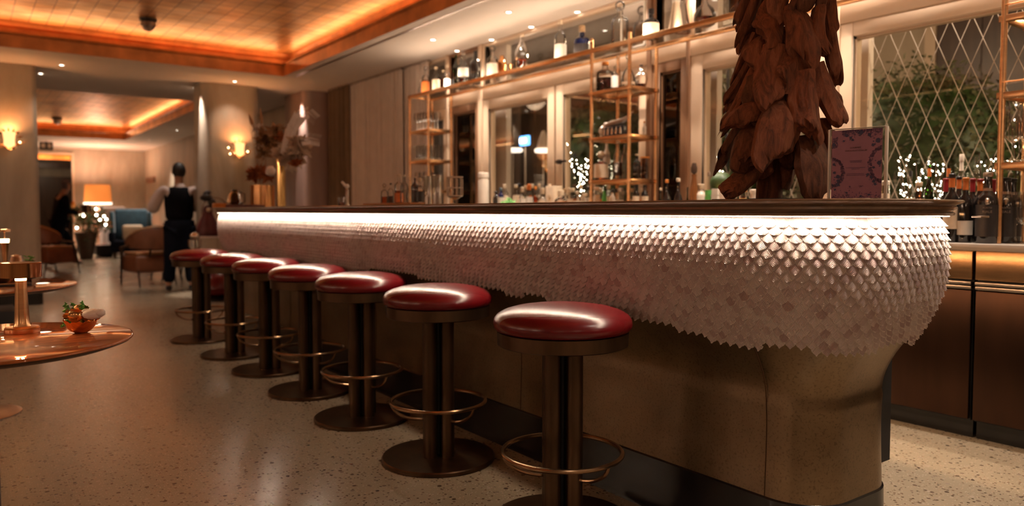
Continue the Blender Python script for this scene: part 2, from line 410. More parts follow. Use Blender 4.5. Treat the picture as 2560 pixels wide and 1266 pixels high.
# ================================================================== ROOM
WX = 4.37
struct(MB().box(-6, 4.42, -3.2, 23.5, -.1, 0).box(1.2, 3.0, 23.5, 28, -.1, 0).build('floor', 'terrazzo', smooth=False))
c = MB()
zt = ZC + .12
X0, X1, Y0, Y1 = -6, 4.6, -3.2, 23.5
c.box(X0, X1, Y0, C1[2], ZC, zt); c.box(X0, C1[0], C1[2], C1[3], ZC, zt); c.box(C1[1], X1, C1[2], C1[3], ZC, zt)
c.box(X0, X1, C1[3], C2[2], ZC, zt); c.box(X0, C2[0], C2[2], C2[3], ZC, zt); c.box(C2[1], X1, C2[2], C2[3], ZC, zt); c.box(X0, X1, C2[3], Y1, ZC, zt)
struct(c.build('ceiling', 'ceiling', smooth=False))
n = 0
for (x0, x1, y0, y1) in (C1, C2):
    n += 1
    # fascia with moulded edge, ledge, upper wall and gold leaf panel
    prof = [(-.004, 2.799), (-.004, 2.925), (-.018, 2.932), (-.030, 2.946), (-.022, 2.962), (.0, 2.966), (.06, 2.945), (.15, 2.945), (.15, 3.03), (.12, 3.06), (.11, 3.10)]
    vs = []; fs = []
    for (o, z) in prof: vs += [(x0 - o, y0 - o, z), (x1 + o, y0 - o, z), (x1 + o, y1 + o, z), (x0 - o, y1 + o, z)]
    for i in range(len(prof) - 1):
        for k in range(4): fs.append((i * 4 + k, i * 4 + (k + 1) % 4, (i + 1) * 4 + (k + 1) % 4, (i + 1) * 4 + k))
    struct(MB().add(vs, fs).build('trim_%d' % n, 'coppercove', ang=40))
    struct(MB().box(x0 - .2, x1 + .2, y0 - .2, y1 + .2, 3.10, 3.14).build('ceiling_coffer_panel', 'leafpanel', smooth=False))
# thin air slot along the coffer
struct(MB().box(3.44, 3.475, 1.0, 9.4, ZC - .004, ZC + .002).build('trim_3', 'steel', smooth=False))
# walls
struct(MB().box(-6.1, -6, -3.2, 23.5, 0, 3.2).build('wall_left', 'plaster', smooth=False))
struct(MB().box(-6.1, 4.6, -3.3, -3.2, 0, 3.2).build('wall_back', 'plaster', smooth=False))
DX0, DX1, DH = 1.60, 2.46, 2.62
w = MB().box(-6, DX0, 23.5, 23.65, 0, 2.8).box(DX1, 4.4, 23.5, 23.65, 0, 2.8).box(DX0, DX1, 23.5, 23.65, DH, 2.8)
struct(w.build('wall_far', 'plaster', smooth=False))
struct(MB().box(4.25, 4.40, 11.3, 23.5, 0, 2.8).build('wall_right', 'plaster', smooth=False))
struct(MB().box(4.40, 4.62, 10.35, 11.3, 0, 2.8).box(4.37, 4.62, 9.55, 10.35, 0, 2.8).build('wall_corner', 'plaster_pink', smooth=False))
struct(MB().box(DX0 - .05, DX0, 23.44, 23.66, 0, DH).box(DX1, DX1 + .05, 23.44, 23.66, 0, DH).box(DX0 - .05, DX1 + .05, 23.44, 23.66, DH, DH + .05).build('trim_4', 'cream', smooth=False))
# room behind the doorway
cor = MB().box(1.1, 1.2, 23.65, 28, 0, 2.9).box(3.0, 3.1, 23.65, 28, 0, 2.9).box(1.1, 3.1, 28, 28.1, 0, 2.9).box(1.1, 3.1, 23.65, 28, 2.9, 3.0)
struct(cor.build('wall_lobby', 'plaster', smooth=False))
struct(MB().box(1.2, 3.0, 27.3, 27.5, 2.45, 2.62).box(1.25, 2.95, 27.9, 28, .1, 2.2).build('trim_5', 'doorwood', smooth=False))
struct(MB().box(1.2, 3.0, 24.2, 24.24, 2.52, 2.72).build('trim_6', 'coppercove', smooth=False))
strip('lobby_cove_light', (1.3, 24.10), (2.9, 24.10), 2.50, .04, 14, AMB, True)
lamp('POINT', 'lobby_light', (2.1, 26.0, 2.4), 12, WARM2, shadow_soft_size=.2)
# skirting of the far wall
struct(MB().box(DX1 + .05, 4.25, 23.46, 23.5, 0, .14).box(-6, DX0 - .05, 23.46, 23.5, 0, .14).build('baseboard_far', 'black', smooth=False))
struct(MB().box(4.21, 4.25, 11.35, 23.46, 0, .14).build('baseboard_right', 'black', smooth=False))

# columns: rounded rectangles with a black plinth
def rrect(x0, x1, y0, y1, r, n=8):
    P = []
    for (cx, cy, a0) in ((x1 - r, y0 + r, -90), (x1 - r, y1 - r, 0), (x0 + r, y1 - r, 90), (x0 + r, y0 + r, 180)):
        for k in range(n + 1):
            a = R(a0 + 90 * k / n); P.append((cx + r * math.cos(a), cy + r * math.sin(a)))
    return P
def column(x0, x1, y0, y1, r, label, mat='plaster'):
    e = empty('column', ((x0 + x1) / 2, (y0 + y1) / 2, 0)); cx, cy = (x0 + x1) / 2, (y0 + y1) / 2
    P = [(x - cx, y - cy) for x, y in rrect(x0, x1, y0, y1, r)]
    MB().prism(P, .14, ZC).build('shaft', mat, e)
    MB().prism([(x * 1.02, y * 1.02) for x, y in P], 0, .14).build('plinth', 'black', e)
    e['kind'] = 'structure'; return e
column(-.25, .76, 10.45, 11.0, .06, '')
column(2.60, 3.36, 10.45, 11.0, .14, '')
column(3.93, 4.36, 10.35, 11.2, .12, '', 'plaster_pink')

# ---------------------------------------------------------------- window wall (x = 4.37)
ZR0, ZR1 = 2.18, 2.32         # head rail
SILL = .90
def frame_piece(mb, y0, y1, z0, z1, d=.07, x=WX): mb.rbox(x - .02, x + d, min(y0, y1), max(y0, y1), z0, z1, .006)
win = 0
def casement(y0, y1, z0, z1, fw, name, mat, pane='pane', x=WX, lip=True):
    """a framed opening from y0 to y1 with its glass"""
    global win; win += 1
    e = empty('window_%d' % win, (x, (y0 + y1) / 2, z0)); struct(e)
    ym = (y0 + y1) / 2
    m = MB()
    for (a, b, c_, d_) in ((y0, y0 + fw, z0, z1), (y1 - fw, y1, z0, z1), (y0 + fw, y1 - fw, z1 - fw, z1), (y0 + fw, y1 - fw, z0, z0 + fw)):
        m.rbox(-.03, .05, a - ym, b - ym, c_ - z0, d_ - z0, .008)
    if lip:
        for (a, b, c_, d_) in ((y0 + fw, y0 + fw + .012, z0 + fw, z1 - fw), (y1 - fw - .012, y1 - fw, z0 + fw, z1 - fw), (y0 + fw, y1 - fw, z1 - fw - .012, z1 - fw)):
            m.box(-.005, .05, a - ym, b - ym, c_ - z0, d_ - z0)
    m.build('window_frame', mat, e)
    MB().box(.012, .018, y0 + fw - ym, y1 - fw - ym, fw, z1 - z0 - fw).build('window_pane', pane, e, smooth=False)
    return e
# white pairs of leaves, brown side lights between them
YB = [1.10, 2.53, 2.62, 3.63, 3.75, 4.10, 4.16, 5.30, 6.37, 6.50, 7.10, 7.16, 8.05]
casement(0.05, 2.58, SILL, ZR0 + .05, .085, '', 'cream')
casement(2.64, 3.74, SILL, ZR0 + .05, .11, '', 'cream')
casement(3.76, 4.12, SILL, ZR0 + .05, .075, '', 'brownframe', 'smoke')
_w = casement(4.16, 5.29, SILL, ZR0 + .05, .10, '', 'cream')
casement(5.31, 6.46, SILL, ZR0 + .05, .10, '', 'cream')
MB().rbox(-.075, -.03, .47, .50, .62, .66, .006).rbox(-.085, -.07, .36, .50, .63, .65, .004).build('window_handle', 'capblack', _w)
casement(6.52, 7.12, SILL, ZR0 + .05, .085, '', 'brownframe', 'smoke')
casement(7.16, 7.95, SILL, ZR0 + .05, .09, '', 'cream')
# posts, head rail, transom lights
p = MB()
for (a, b) in ((-.10, .05), (2.575, 2.645), (6.455, 6.525), (7.115, 7.165), (7.95, 8.10)): p.rbox(WX - .05, WX + .10, a, b, 0, ZC, .01)
p.rbox(WX - .04, WX + .08, 0.05, 7.95, ZR0 + .05, ZR1 + .03, .01)
struct(p.build('trim_7', 'cream'))
p = MB()
for (a, b) in ((3.735, 3.765), (4.115, 4.165)): p.rbox(WX - .05, WX + .10, a, b, 0, ZC, .006)
struct(p.build('trim_8', 'brownframe'))
for (a, b, mm) in ((.05, 2.575, 'cream'), (2.645, 3.735, 'cream'), (3.765, 4.115, 'brownframe'), (4.165, 6.455, 'cream'), (6.525, 7.115, 'brownframe'), (7.165, 7.95, 'cream')):
    casement(a, b, ZR1 + .035, ZC, .03, '', mm, lip=False)
struct(MB().box(WX, WX + .1, -3.2, 8.05, 0, SILL).box(WX, WX + .25, 8.05, 9.6, 0, ZC).box(WX, WX + .1, -3.2, -.1, 0, ZC).build('wall_window_side', 'cream', smooth=False))
# secondary glazing with diamond lattice on the garden side
def lattice(y0, y1, z0, z1, x):
    m = MB(); w, h = .117, .276; s = h / w
    k0 = int((y0 - z1 / s) / w) - 4; k1 = int((y1 + z1 / s) / w) + 4
    for k in range(k0, k1):
        for sg in (1, -1):
            # line y = k*w*? + sg*(z - z0)/s
            yb = k * w
            pts = []
            za, zb = z0, z1
            ya, yb2 = yb + sg * 0, yb + sg * (z1 - z0) / s
            # clip
            def zat(y): return z0 + (y - yb) * s * sg
            lo, hi = z0, z1
            zz = sorted((zat(y0), zat(y1))); lo = max(lo, zz[0]); hi = min(hi, zz[1])
            if hi - lo < .01: continue
            f = lambda z: yb + sg * (z - z0) / s
            m.tube([(x, f(lo), lo), (x, f(hi), hi)], .0022, 4)
    return m
for i, (a, b, z0, z1) in enumerate(((.15, 2.50, .95, 2.75), (2.76, 3.62, .95, 2.75))):
    struct(lattice(a, b, z0, z1, WX + .20).build('trim_%d' % (9 + i), 'ceiling', smooth=False))
struct(MB().box(WX + .16, WX + .22, 2.50, 2.76, 0, 2.9).box(WX + .16, WX + .22, 3.65, 3.80, 0, 2.9).box(WX + .16, WX + .22, 6.31, 6.60, 0, 2.9).box(WX + .16, WX + .22, 3.9, 4.2, 0, 2.9).build('trim_12', 'ceiling', smooth=False))

# ---------------------------------------------------------------- outside
struct(MB().box(4.47, 22, -12, 40, -.12, -.02).build('ground_terrace', M('terrace_stone', (.10, .08, .06), .7), smooth=False))
fa = empty('garden_house', (9.0, 4.0, 0)); tag(fa, 'pale garden house with dark shuttered windows beyond the hedge', 'building')
m = MB()
m.box(0, .4, -9, 22, 0, 5.2)
m.build('facade', 'facade', fa, smooth=False)
m = MB()
for yc in (-2.35, -.35, 4.2, 7.5, 11.0):
    m.box(-.07, .0, yc - .62, yc - .50, .9, 3.3).box(-.07, 0, yc + .50, yc + .62, .9, 3.3).box(-.09, 0, yc - .68, yc + .68, 3.3, 3.46)
m.box(-.12, 0, -9, 22, 3.75, 3.92)
m.build('window_surround', 'cream', fa, smooth=False)
for yc in (-2.35, -.35, 4.2, 7.5, 11.0):
    sh = MB().box(-.04, 0, yc - .50, yc + .50, .9, 3.3)
    for k in range(2): sh.box(-.055, -.03, yc - .47 + k * .5, yc - .03 + k * .5, .95, 2.0).box(-.055, -.03, yc - .47 + k * .5, yc - .03 + k * .5, 2.1, 3.25)
    sh.build('shutter', 'doorwood', fa, smooth=False)
def bush(name, c, r, label, cat, n=2600, ls=.055, seed=1, trunk=False, mat='hedge', parts=True):
    rnd = random.Random(seed)
    e = empty(name, c); m = MB()
    for i in range(n):
        a = rnd.uniform(0, 2 * math.pi); z = rnd.uniform(-1, 1); q = math.sqrt(1 - z * z); k = rnd.uniform(.80, 1.04) + .07 * math.sin(3 * a + 4 * z)
        P = Vector((r[0] * q * math.cos(a) * k, r[1] * q * math.sin(a) * k, r[2] * (1 + z * k)))
        d = Vector((rnd.uniform(-1, 1), rnd.uniform(-1, 1), rnd.uniform(-1, 1))).normalized(); e2 = d.orthogonal().normalized() * ls * .5
        d = d * ls * rnd.uniform(.7, 1.2)
        m.add([P - d, P + e2, P + d, P - e2], [(0, 1, 2, 3)])
    m.build('leaves', mat, e, smooth=False)
    MB().blob((0, 0, r[2]), (r[0] * .84, r[1] * .84, r[2] * .9), 16, 10, .05, rnd=rnd).build('crown', 'leaf_dark', e)
    MB().lathe([(.06, -.0), (.05, .3)]).build('stem', 'wood_dark', e)
    tag(e, label, cat); return e
P_ = onx(2330, 300, 6.6)
bush('clipped_bush', (6.6, P_.y + .15, 0), (.8, 1.05, 1.17), 'large domed evergreen bush behind the diamond-latticed window', 'bush', 9000, .032, 3)
P_ = onx(1815, 300, 6.6); bush('ivy_shrub', (6.7, P_.y, 0), (.6, .62, 1.25), 'tall loose green shrub seen left of the driftwood tree', 'bush', 3000, .05, 4)
P_ = onx(1450, 300, 6.8); bush('ivy_shrub', (7.2, P_.y, 0), (.6, .9, 1.32), 'dark climbing shrub behind the lit twigs window', 'bush', 2600, .055, 5)
P_ = onx(1320, 260, 6.8); bush('hanging_ivy', (8.30, P_.y + .2, 1.95), (.45, 1.1, .45), 'ivy clump hanging above the blue light', 'ivy', 1800, .055, 6)
lamp('POINT', 'garden_fill_light', (5.6, .9, 2.6), 120, (1, .72, .42), shadow_soft_size=.15)  # lamps and lanterns added to light the garden
lamp('POINT', 'garden_fill_light', (5.9, 4.6, 2.9), 90, (1, .72, .45), shadow_soft_size=.15)
lamp('POINT', 'garden_fill_light', (6.2, 8.0, 2.6), 22, (1, .70, .45), shadow_soft_size=.15)
for i, (x, y, l) in enumerate(((5.6, .9, 'black lantern added to light the garden, nearest the right edge'), (5.9, 4.6, 'black lantern added to light the garden outside the middle window'))):
    e = empty('added_lantern', (x + .12, y + .12, 0)); tag(e, l, 'lantern')
    MB().tube([(0, 0, 0), (0, 0, 2.75)], .015).lathe([(.03, 2.75), (.03, 2.8), (.10, 2.8), (.02, 2.88)], seg=12).build('post', 'capblack', e)
    MB().lathe([(.05, 2.66), (.07, 2.74)], seg=12).build('lamp_glass', 'glass', e)
# glowing discs and blue lights stand in for lamp reflections in the windows
for (px, py, w, nm, lab) in ((1282, 376, 50, 'disc_reflection', 'glowing disc standing in for a lamp reflection, left of the blue light'), (1358, 377, 44, 'disc_reflection', 'glowing disc under a pale cone, stand-in for a lamp reflection')):
    q = onx(px, py, 6.2); D = (q - Vector((0, 0, CAMH))).dot(_f)
    e = empty(nm, q); tag(e, lab, 'lantern')
    rr = w / 2 / FPX * D
    MB().lathe([(.001, -.03), (rr * .9, -.026), (rr, -.01), (rr, .012), (rr * .9, .026), (.001, .03)], seg=24).build('light_disc', 'ringglow', e)
    if px > 1300: MB().lathe([(.09, .03), (.05, .18), (.02, .26)], seg=16).build('lamp_cone', 'frosted', e)
    MB().tube([(0, 0, -q.z), (0, 0, -.02)], .008).build('pole', 'steel', e)
q = onx(1313, 352, 6.4); e = empty('blue_reflection', q); tag(e, 'blurred blue light box standing in for a lamp reflection, left window', 'light')
MB().rbox(-.02, .02, -.10, .12, -.07, .07, .02).build('housing', 'blueglow', e); MB().rbox(-.035, -.021, -.05, .09, -.03, .03, .01).build('bright_panel', 'light_white', e)
MB().tube([(0, 0, -q.z), (0, 0, -.06)], .010).build('pole', 'steel', e)
q = onx(1780, 325, 5.8); e = empty('blue_reflection', q); tag(e, 'small blue dot standing in for a lamp reflection beside the white window frame', 'light'); MB().blob((0, 0, 0), .026).build('bulb', 'blueglow', e)
MB().tube([(0, 0, -q.z), (0, 0, -.02)], .006).build('pole', 'steel', e)

# ---------------------------------------------------------------- curtains
def curtain(y0, y1, x, z0, z1, amp, wave, thick=.006):
    m = MB(); n = int((y1 - y0) / .012); vs = []; fs = []
    for i in range(n + 1):
        y = y0 + (y1 - y0) * i / n; d = amp * math.sin(2 * math.pi * y / wave) + amp * .4 * math.sin(2 * math.pi * y / wave * 1.7 + 1)
        for t in (0, thick): vs += [(x + d + t, y, z0), (x + d * .7 + t, y, z1)]
    for i in range(n):
        a = i * 4; b = a + 4; fs += [(a, b, b + 1, a + 1), (a + 2, a + 3, b + 3, b + 2), (a, a + 2, b + 2, b), (a + 1, b + 1, b + 3, a + 3)]
    fs += [(0, 1, 3, 2), (n * 4, n * 4 + 2, n * 4 + 3, n * 4 + 1)]
    return m.add(vs, fs)
mt['curtain'] = M('greige_curtain', (.64, .52, .44), .8, 0, .08, 6, sheen=.3)
mt['curtain_dark'] = M('brown_curtain', (.15, .09, .045), .8, 0, .15, 6)
for (a, b, l, mm, x) in ((7.46, 8.02, 'sheer pleated curtain just left of the glassware shelf', 'curtain', 4.28), (8.05, 9.50, 'wide sheer pleated curtain beside the dark drape', 'curtain', 4.26), (9.50, 10.12, 'dark brown drape next to the rose plaster column', 'curtain_dark', 4.22)):
    e = empty('curtain', (x, (a + b) / 2, 0)); tag(e, l, 'curtain')
    curtain(a - (a + b) / 2, b - (a + b) / 2, 0, .02, ZC - .02, .022, .11).build('drape', mm, e)
    MB().box(-.02, .03, a - (a + b) / 2, b - (a + b) / 2, ZC - .02, ZC - .001).build('curtain_track', 'steel', e, smooth=False)

# ---------------------------------------------------------------- ceiling fittings
dproto = None
def dl_label(x, y):
    od = ('first', 'second', 'third', 'fourth', 'fifth', 'sixth', 'seventh', 'eighth', 'ninth', 'tenth', 'eleventh', 'twelfth')
    if abs(x - 4.30) < .01: return 'recessed downlight, %s from the left in the row above the bottle shelf' % od[round((6.886 - y) / .645)], 'downlights over the bottle shelf'
    if abs(x - 3.83) < .01 and y > 0: return 'recessed downlight, %s from the left in the row between shelf and coffer' % od[round((6.58 - y) / 1.28)], 'downlights over the bar'
    names = {(0.85, 11.03): 'recessed downlight beside the left column', (2.66, 11.06): 'recessed downlight lighting the edge of the middle column',
             (4.09, 11.11): 'recessed downlight lighting the rose plaster column edge', (0.2, 21.9): 'recessed downlight hidden behind the left column', (1.70, 21.9): 'recessed downlight in front of the far doorway',
             (3.72, 17.03): 'recessed downlight right of the far coffer, nearer one', (3.70, 19.8): 'recessed downlight right of the far coffer, farther one',
             (1.0, 10.25): 'recessed downlight in the band before the left column', (2.95, 10.2): 'recessed downlight above the middle column sconce'}
    return names.get((x, y), 'small recessed fill downlight added outside the picture'), ('added fill downlights out of sight' if (x, y) not in names else None)
for (x, y, e_) in DL:
    if dproto is None:
        dproto = empty('downlight', (0, 0, ZC))
        MB().lathe([(.020, -.001), (.030, -.006), (.038, -.004), (.040, 0)], seg=20, cap=False).build('trim_ring', 'white', dproto)
        MB().lathe([(.001, -.004), (.019, -.003), (.020, 0)], seg=16).build('lens', 'light_white', dproto)
        d = dproto
    else: d = copy_tree(dproto)
    d.location = (x, y, ZC); l, g = dl_label(x, y); tag(d, l, 'light')
    if g: d['group'] = g
    elif 'group' in d: del d['group']
q = onz(370, 47, 3.10)
def detector(q, s, lab):
    e = empty('smoke_detector', q); tag(e, lab, 'smoke detector')
    MB().lathe([(.10 * s, 0), (.10 * s, -.03 * s), (.085 * s, -.045 * s)], seg=24).build('mount', 'capblack', e)
    MB().lathe([(.085 * s, -.045 * s), (.09 * s, -.09 * s), (.05 * s, -.14 * s), (.02 * s, -.15 * s), (.001, -.15 * s)], seg=24, cap=False).build('dome', 'steel', e)
detector((q.x, q.y, 3.10), .85, 'domed detector hanging from the near gold coffer ceiling')
detector((onz(133, 303, 3.10).x, 18.8, 3.10), 1.0, 'small dark detector on the far gold coffer ceiling')
# exit sign on the ceiling at the far left
q = onz(108, 371, 2.72); e = empty('exit_sign', (1.72, 21.4, 2.58)); tag(e, 'dark box sign with pale pictograms above the far doorway', 'sign')
MB().rbox(-.14, .14, -.03, .03, 0, .19, .01).tube([(0, 0, .18), (0, 0, .22)], .01).build('sign_box', 'labelblack', e)
MB().box(-.10, -.02, -.034, -.030, .05, .15).box(.03, .10, -.034, -.03, .05, .15).build('pictogram', 'steel', e, smooth=False)
# vent in the right wall
q = onx(377, 450, 4.24); e = empty('wall_vent', (4.235, q.y, q.z)); tag(e, 'dark slotted air vent in the plaster wall', 'vent')
MB().rbox(-.015, .012, -.55, .55, -.075, .075, .005).build('grille_frame', 'brownframe', e)
for k in range(4): MB().box(-.02, -.015, -.50, .50, -.055 + k * .03, -.04 + k * .03).build('slat', 'capblack', e, smooth=False)

# ================================================================== BAR COUNTER
bar = empty('bar_counter', ((BX0 + BX1) / 2, (BY0 + BY1) / 2, 0)); BO = bar.location.copy()
tag(bar, 'long curved bar counter of bronze sheet clad in pale feather-shaped scales', 'bar counter')
def path_pt(s_, o):
    """point and normal on the rounded rectangle: s_ in list of (cx, cy, nx, ny)"""
    cx, cy, nx, ny, r = s_
    return (cx + nx * (r + o), cy + ny * (r + o))
def path(n_arc=10, step=None):
    """stations clockwise-from-back: list of (cx, cy, nx, ny, r)"""
    P = []
    cs = ((BX1 - BR, BY1 - BR, 0, 90), (BX0 + BR, BY1 - BR, 90, 180), (BX0 + BR, BY0 + BR, 180, 270), (BX1 - BR, BY0 + BR, 270, 360))
    for (cx, cy, a0, a1) in cs:
        for k in range(n_arc + 1):
            a = R(a0 + (a1 - a0) * k / n_arc); P.append((cx, cy, math.cos(a), math.sin(a), BR))
    return P
def offs(z):
    T = [(0.19, .006), (.40, .0), (.50, .004), (.57, .016), (.64, .048), (.70, .088), (.76, .122), (.85, .158), (.93, .1695), (.99, .168), (1.04, .160), (1.085, .146)]
    if z <= T[0][0]: return T[0][1]
    for i in range(len(T) - 1):
        if z <= T[i + 1][0]:
            t = (z - T[i][0]) / (T[i + 1][0] - T[i][0]); a, b = T[i][1], T[i + 1][1]
            # catmull-ish smooth
            p0 = T[max(i - 1, 0)]; p3 = T[min(i + 2, len(T) - 1)]
            h = T[i + 1][0] - T[i][0]
            m0 = (b - p0[1]) / (T[i + 1][0] - p0[0]) * h; m1 = (p3[1] - a) / (p3[0] - T[i][0]) * h
            return (2*t**3-3*t*t+1)*a + (t**3-2*t*t+t)*m0 + (-2*t**3+3*t*t)*b + (t**3-t*t)*m1
    return T[-1][1]
def loft(prof, n_arc=10, cap_top=False, cap_bot=False):
    P = path(n_arc); m = len(P); vs = []; fs = []
    for (o, z) in prof:
        for s_ in P:
            x, y = path_pt(s_, o); vs.append((x - BO.x, y - BO.y, z))
    for i in range(len(prof) - 1):
        for k in range(m): fs.append((i * m + k, i * m + (k + 1) % m, (i + 1) * m + (k + 1) % m, (i + 1) * m + k))
    if cap_top: fs.append(tuple(range((len(prof) - 1) * m, len(prof) * m)))
    if cap_bot: fs.append(tuple(range(m))[::-1])
    return MB().add(vs, fs)
loft([(offs(z) - .006 if z > .5 else offs(z), z) for z in [.19 + .89 * i / 44 for i in range(45)]], 14).build('body', 'bodymetal', bar, ang=60)
loft([(.035, 0), (.030, .03), (.014, .10), (.012, .185), (.006, .19)], 10, True, True).build('plinth', 'black', bar)
# raised seams of the metal sheet
for (yy) in (1.446, 2.75, 4.25, 5.75):
    MB().tube([(BX0 - offs(z) - .0005 - BO.x, yy - BO.y, z) for z in [.19 + .5 * i / 16 for i in range(17)]], .0018, 5).build('seam', 'bronze', bar)
MB().box(2.30 - BO.x, 2.745 - BO.x, 1.40 - BO.y, 7.0 - BO.y, .185, 1.0).build('service_cabinet', 'blackmat', bar, smooth=False)

# feather scales
tiles = MB(); uvs = []; cols = []
rnd = random.Random(11)
OB = .155
segs = [('arc', BX1 - BR, BY1 - BR, 60, 90), ('line', (BX1 - BR, BY1), (BX0 + BR, BY1), (0, 1)), ('arc', BX0 + BR, BY1 - BR, 90, 180), ('line', (BX0, BY1 - BR), (BX0, BY0 + BR), (-1, 0)),
        ('arc', BX0 + BR, BY0 + BR, 180, 270), ('line', (BX0 + BR, BY0), (BX1 - BR, BY0), (0, -1)), ('arc', BX1 - BR, BY0 + BR, 270, 375)]
def seglen(g): return (R(g[4] - g[3]) * (BR + OB)) if g[0] == 'arc' else math.hypot(g[2][0] - g[1][0], g[2][1] - g[1][1])
Ltot = sum(seglen(g) for g in segs)
def surf(u, z, extra=0):
    """u: arclength along the belly, z height -> position, normal"""
    u = max(0, min(Ltot - 1e-6, u))
    for g in segs:
        l = seglen(g)
        if u <= l: break
        u -= l
    o = offs(z) + extra
    if g[0] == 'arc':
        a = R(g[3]) + R(g[4] - g[3]) * u / l; nx, ny = math.cos(a), math.sin(a); return Vector((g[1] + nx * (BR + o), g[2] + ny * (BR + o), z)), Vector((nx, ny, 0))
    t = u / l; x = g[1][0] * (1 - t) + g[2][0] * t; y = g[1][1] * (1 - t) + g[2][1] * t
    return Vector((x + g[3][0] * o, y + g[3][1] * o, z)), Vector((g[3][0], g[3][1], 0))
TW = .0360; NCOL = int(Ltot / TW); TW = Ltot / NCOL
# rows follow the belly profile: parametrise by arclength from the top
zs = [1.098]; arc = [0]
while zs[-1] > .60:
    z1 = zs[-1] - .004; arc.append(arc[-1] + math.hypot(.004, offs(z1) - offs(zs[-1]))); zs.append(z1)
def z_at(a):
    if a <= 0: return zs[0]
    for i in range(1, len(arc)):
        if arc[i] >= a: t = (a - arc[i - 1]) / (arc[i] - arc[i - 1]); return zs[i - 1] * (1 - t) + zs[i] * t
    return zs[-1]
ROW = .0215; TL = .062
def zlow(pos):
    y = pos.y; x = pos.x
    base = .745 + .018 * math.sin(y * 2.1 + .4) + .012 * math.sin(y * 5.3)
    if y < 2.7 and x < 2.2: base = .745 - (2.7 - max(y, 1.35)) * .048 + .008 * math.sin(y * 11)
    if x >= 2.0 and y < 1.4: base = .685 + .012 * math.sin(x * 17) + max(0, x - 2.35) * .04
    return base
nrow = 0
GU = 6; VL = [0, .25, .45, .60, .70, .78, .85, .90, .95, .985, 1.0]; VF = [0, .3, .6, .75, .88, 1.0]; UL = [-1, -.86, -.5, 0, .5, .86, 1]
row = 0
while True:
    a_tip = .018 + row * ROW + TL * .55
    ztip = z_at(a_tip)
    if ztip < .655: break
    for cidx in range(NCOL + 1):
        uc = (cidx + (.5 if row % 2 else 0)) * TW
        if uc > Ltot: continue
        pc, _ = surf(uc, ztip)
        if ztip < zlow(pc) - .002: continue
        r1, r2, r3 = rnd.random(), rnd.random(), rnd.random()
        twist = (r2 - .5) * .10; lift = .0125 + .0020 * r3
        base = len(tiles.v); hw = TW * .545
        far = pc.y > 4.2
        gu = 4 if far else GU; VV = VF if far else VL; gv = len(VV) - 1
        for j in range(gv + 1):
            v = VV[j]                      # 0 top .. 1 tip
            # fan outline: widens to v~.62 then closes in a round tip
            if v < .66: w = .30 + .70 * math.sin(v / .66 * math.pi / 2)
            else: q = (v - .66) / .34; w = math.sqrt(max(0, 1 - q ** 2.1))
            w = max(w, .05)
            for i in range(gu + 1):
                uu = (-1 + 2 * i / gu) if far else UL[i]
                x = uu * w * hw; a = a_tip + (v - 1) * TL + abs(0)
                du = x + twist * (v - .5) * TL
                ex = -.001 + lift * v + .0078 * (1 - abs(uu) ** 1.7) * (v ** 2.0) - .0010 * abs(uu)
                rim = 1.0 if (abs(uu) > .99 or v > .98) and v > .4 else 0.0
                ex += .0011 * rim
                P, nn = surf(uc + du, z_at(a), 0)
                # push along the true surface normal
                zz = z_at(a); sl = (offs(zz + .004) - offs(zz - .004)) / .008
                nrm = Vector((nn.x, nn.y, -sl)).normalized()
                P = P + nrm * ex
                tiles.v.append((P.x - BO.x, P.y - BO.y, P.z)); uvs.append((uu * w, v)); cols.append((r1, r2, rim))
        for j in range(gv):
            for i in range(gu):
                q = base + j * (gu + 1) + i; tiles.f.append((q, q + 1, q + gu + 2, q + gu + 1))
        # underside lip of the tip so each scale has thickness
        nb = len(tiles.v)
        for (jj, ii) in [(j, 0) for j in range(gv // 2, gv + 1)] + [(gv, i) for i in range(1, gu)] + [(j, gu) for j in range(gv, gv // 2 - 1, -1)]:
            q = base + jj * (gu + 1) + ii; p0 = Vector(tiles.v[q]); _, nn = surf(uc, ztip); p1 = p0 - nn * .0065
            tiles.v.append(tuple(p1)); uvs.append(uvs[q]); cols.append(cols[q])
        seq = [(j, 0) for j in range(gv // 2, gv + 1)] + [(gv, i) for i in range(1, gu)] + [(j, gu) for j in range(gv, gv // 2 - 1, -1)]
        for k in range(len(seq) - 1):
            q0 = base + seq[k][0] * (gu + 1) + seq[k][1]; q1 = base + seq[k + 1][0] * (gu + 1) + seq[k + 1][1]
            tiles.f.append((q0, nb + k, nb + k + 1, q1))
    row += 1
me = bpy.data.meshes.new('scale_cladding'); me.from_pydata(tiles.v, [], tiles.f); me.materials.append(mt['scales'])
uvl = me.uv_layers.new(name='UVMap'); ca = me.color_attributes.new('tile', 'FLOAT_COLOR', 'POINT')
li = [0] * (len(me.loops) * 2)
for l in me.loops: li[l.index * 2], li[l.index * 2 + 1] = uvs[l.vertex_index]
uvl.data.foreach_set('uv', li)
ca.data.foreach_set('color', [x for c_ in cols for x in (*c_, 1)])
me.shade_smooth(); me.set_sharp_from_angle(angle=R(50))
o = bpy.data.objects.new('scale_cladding', me); COL.objects.link(o); o.parent = bar
o['label'] = 'rows of pale ceramic feather-shaped scales'

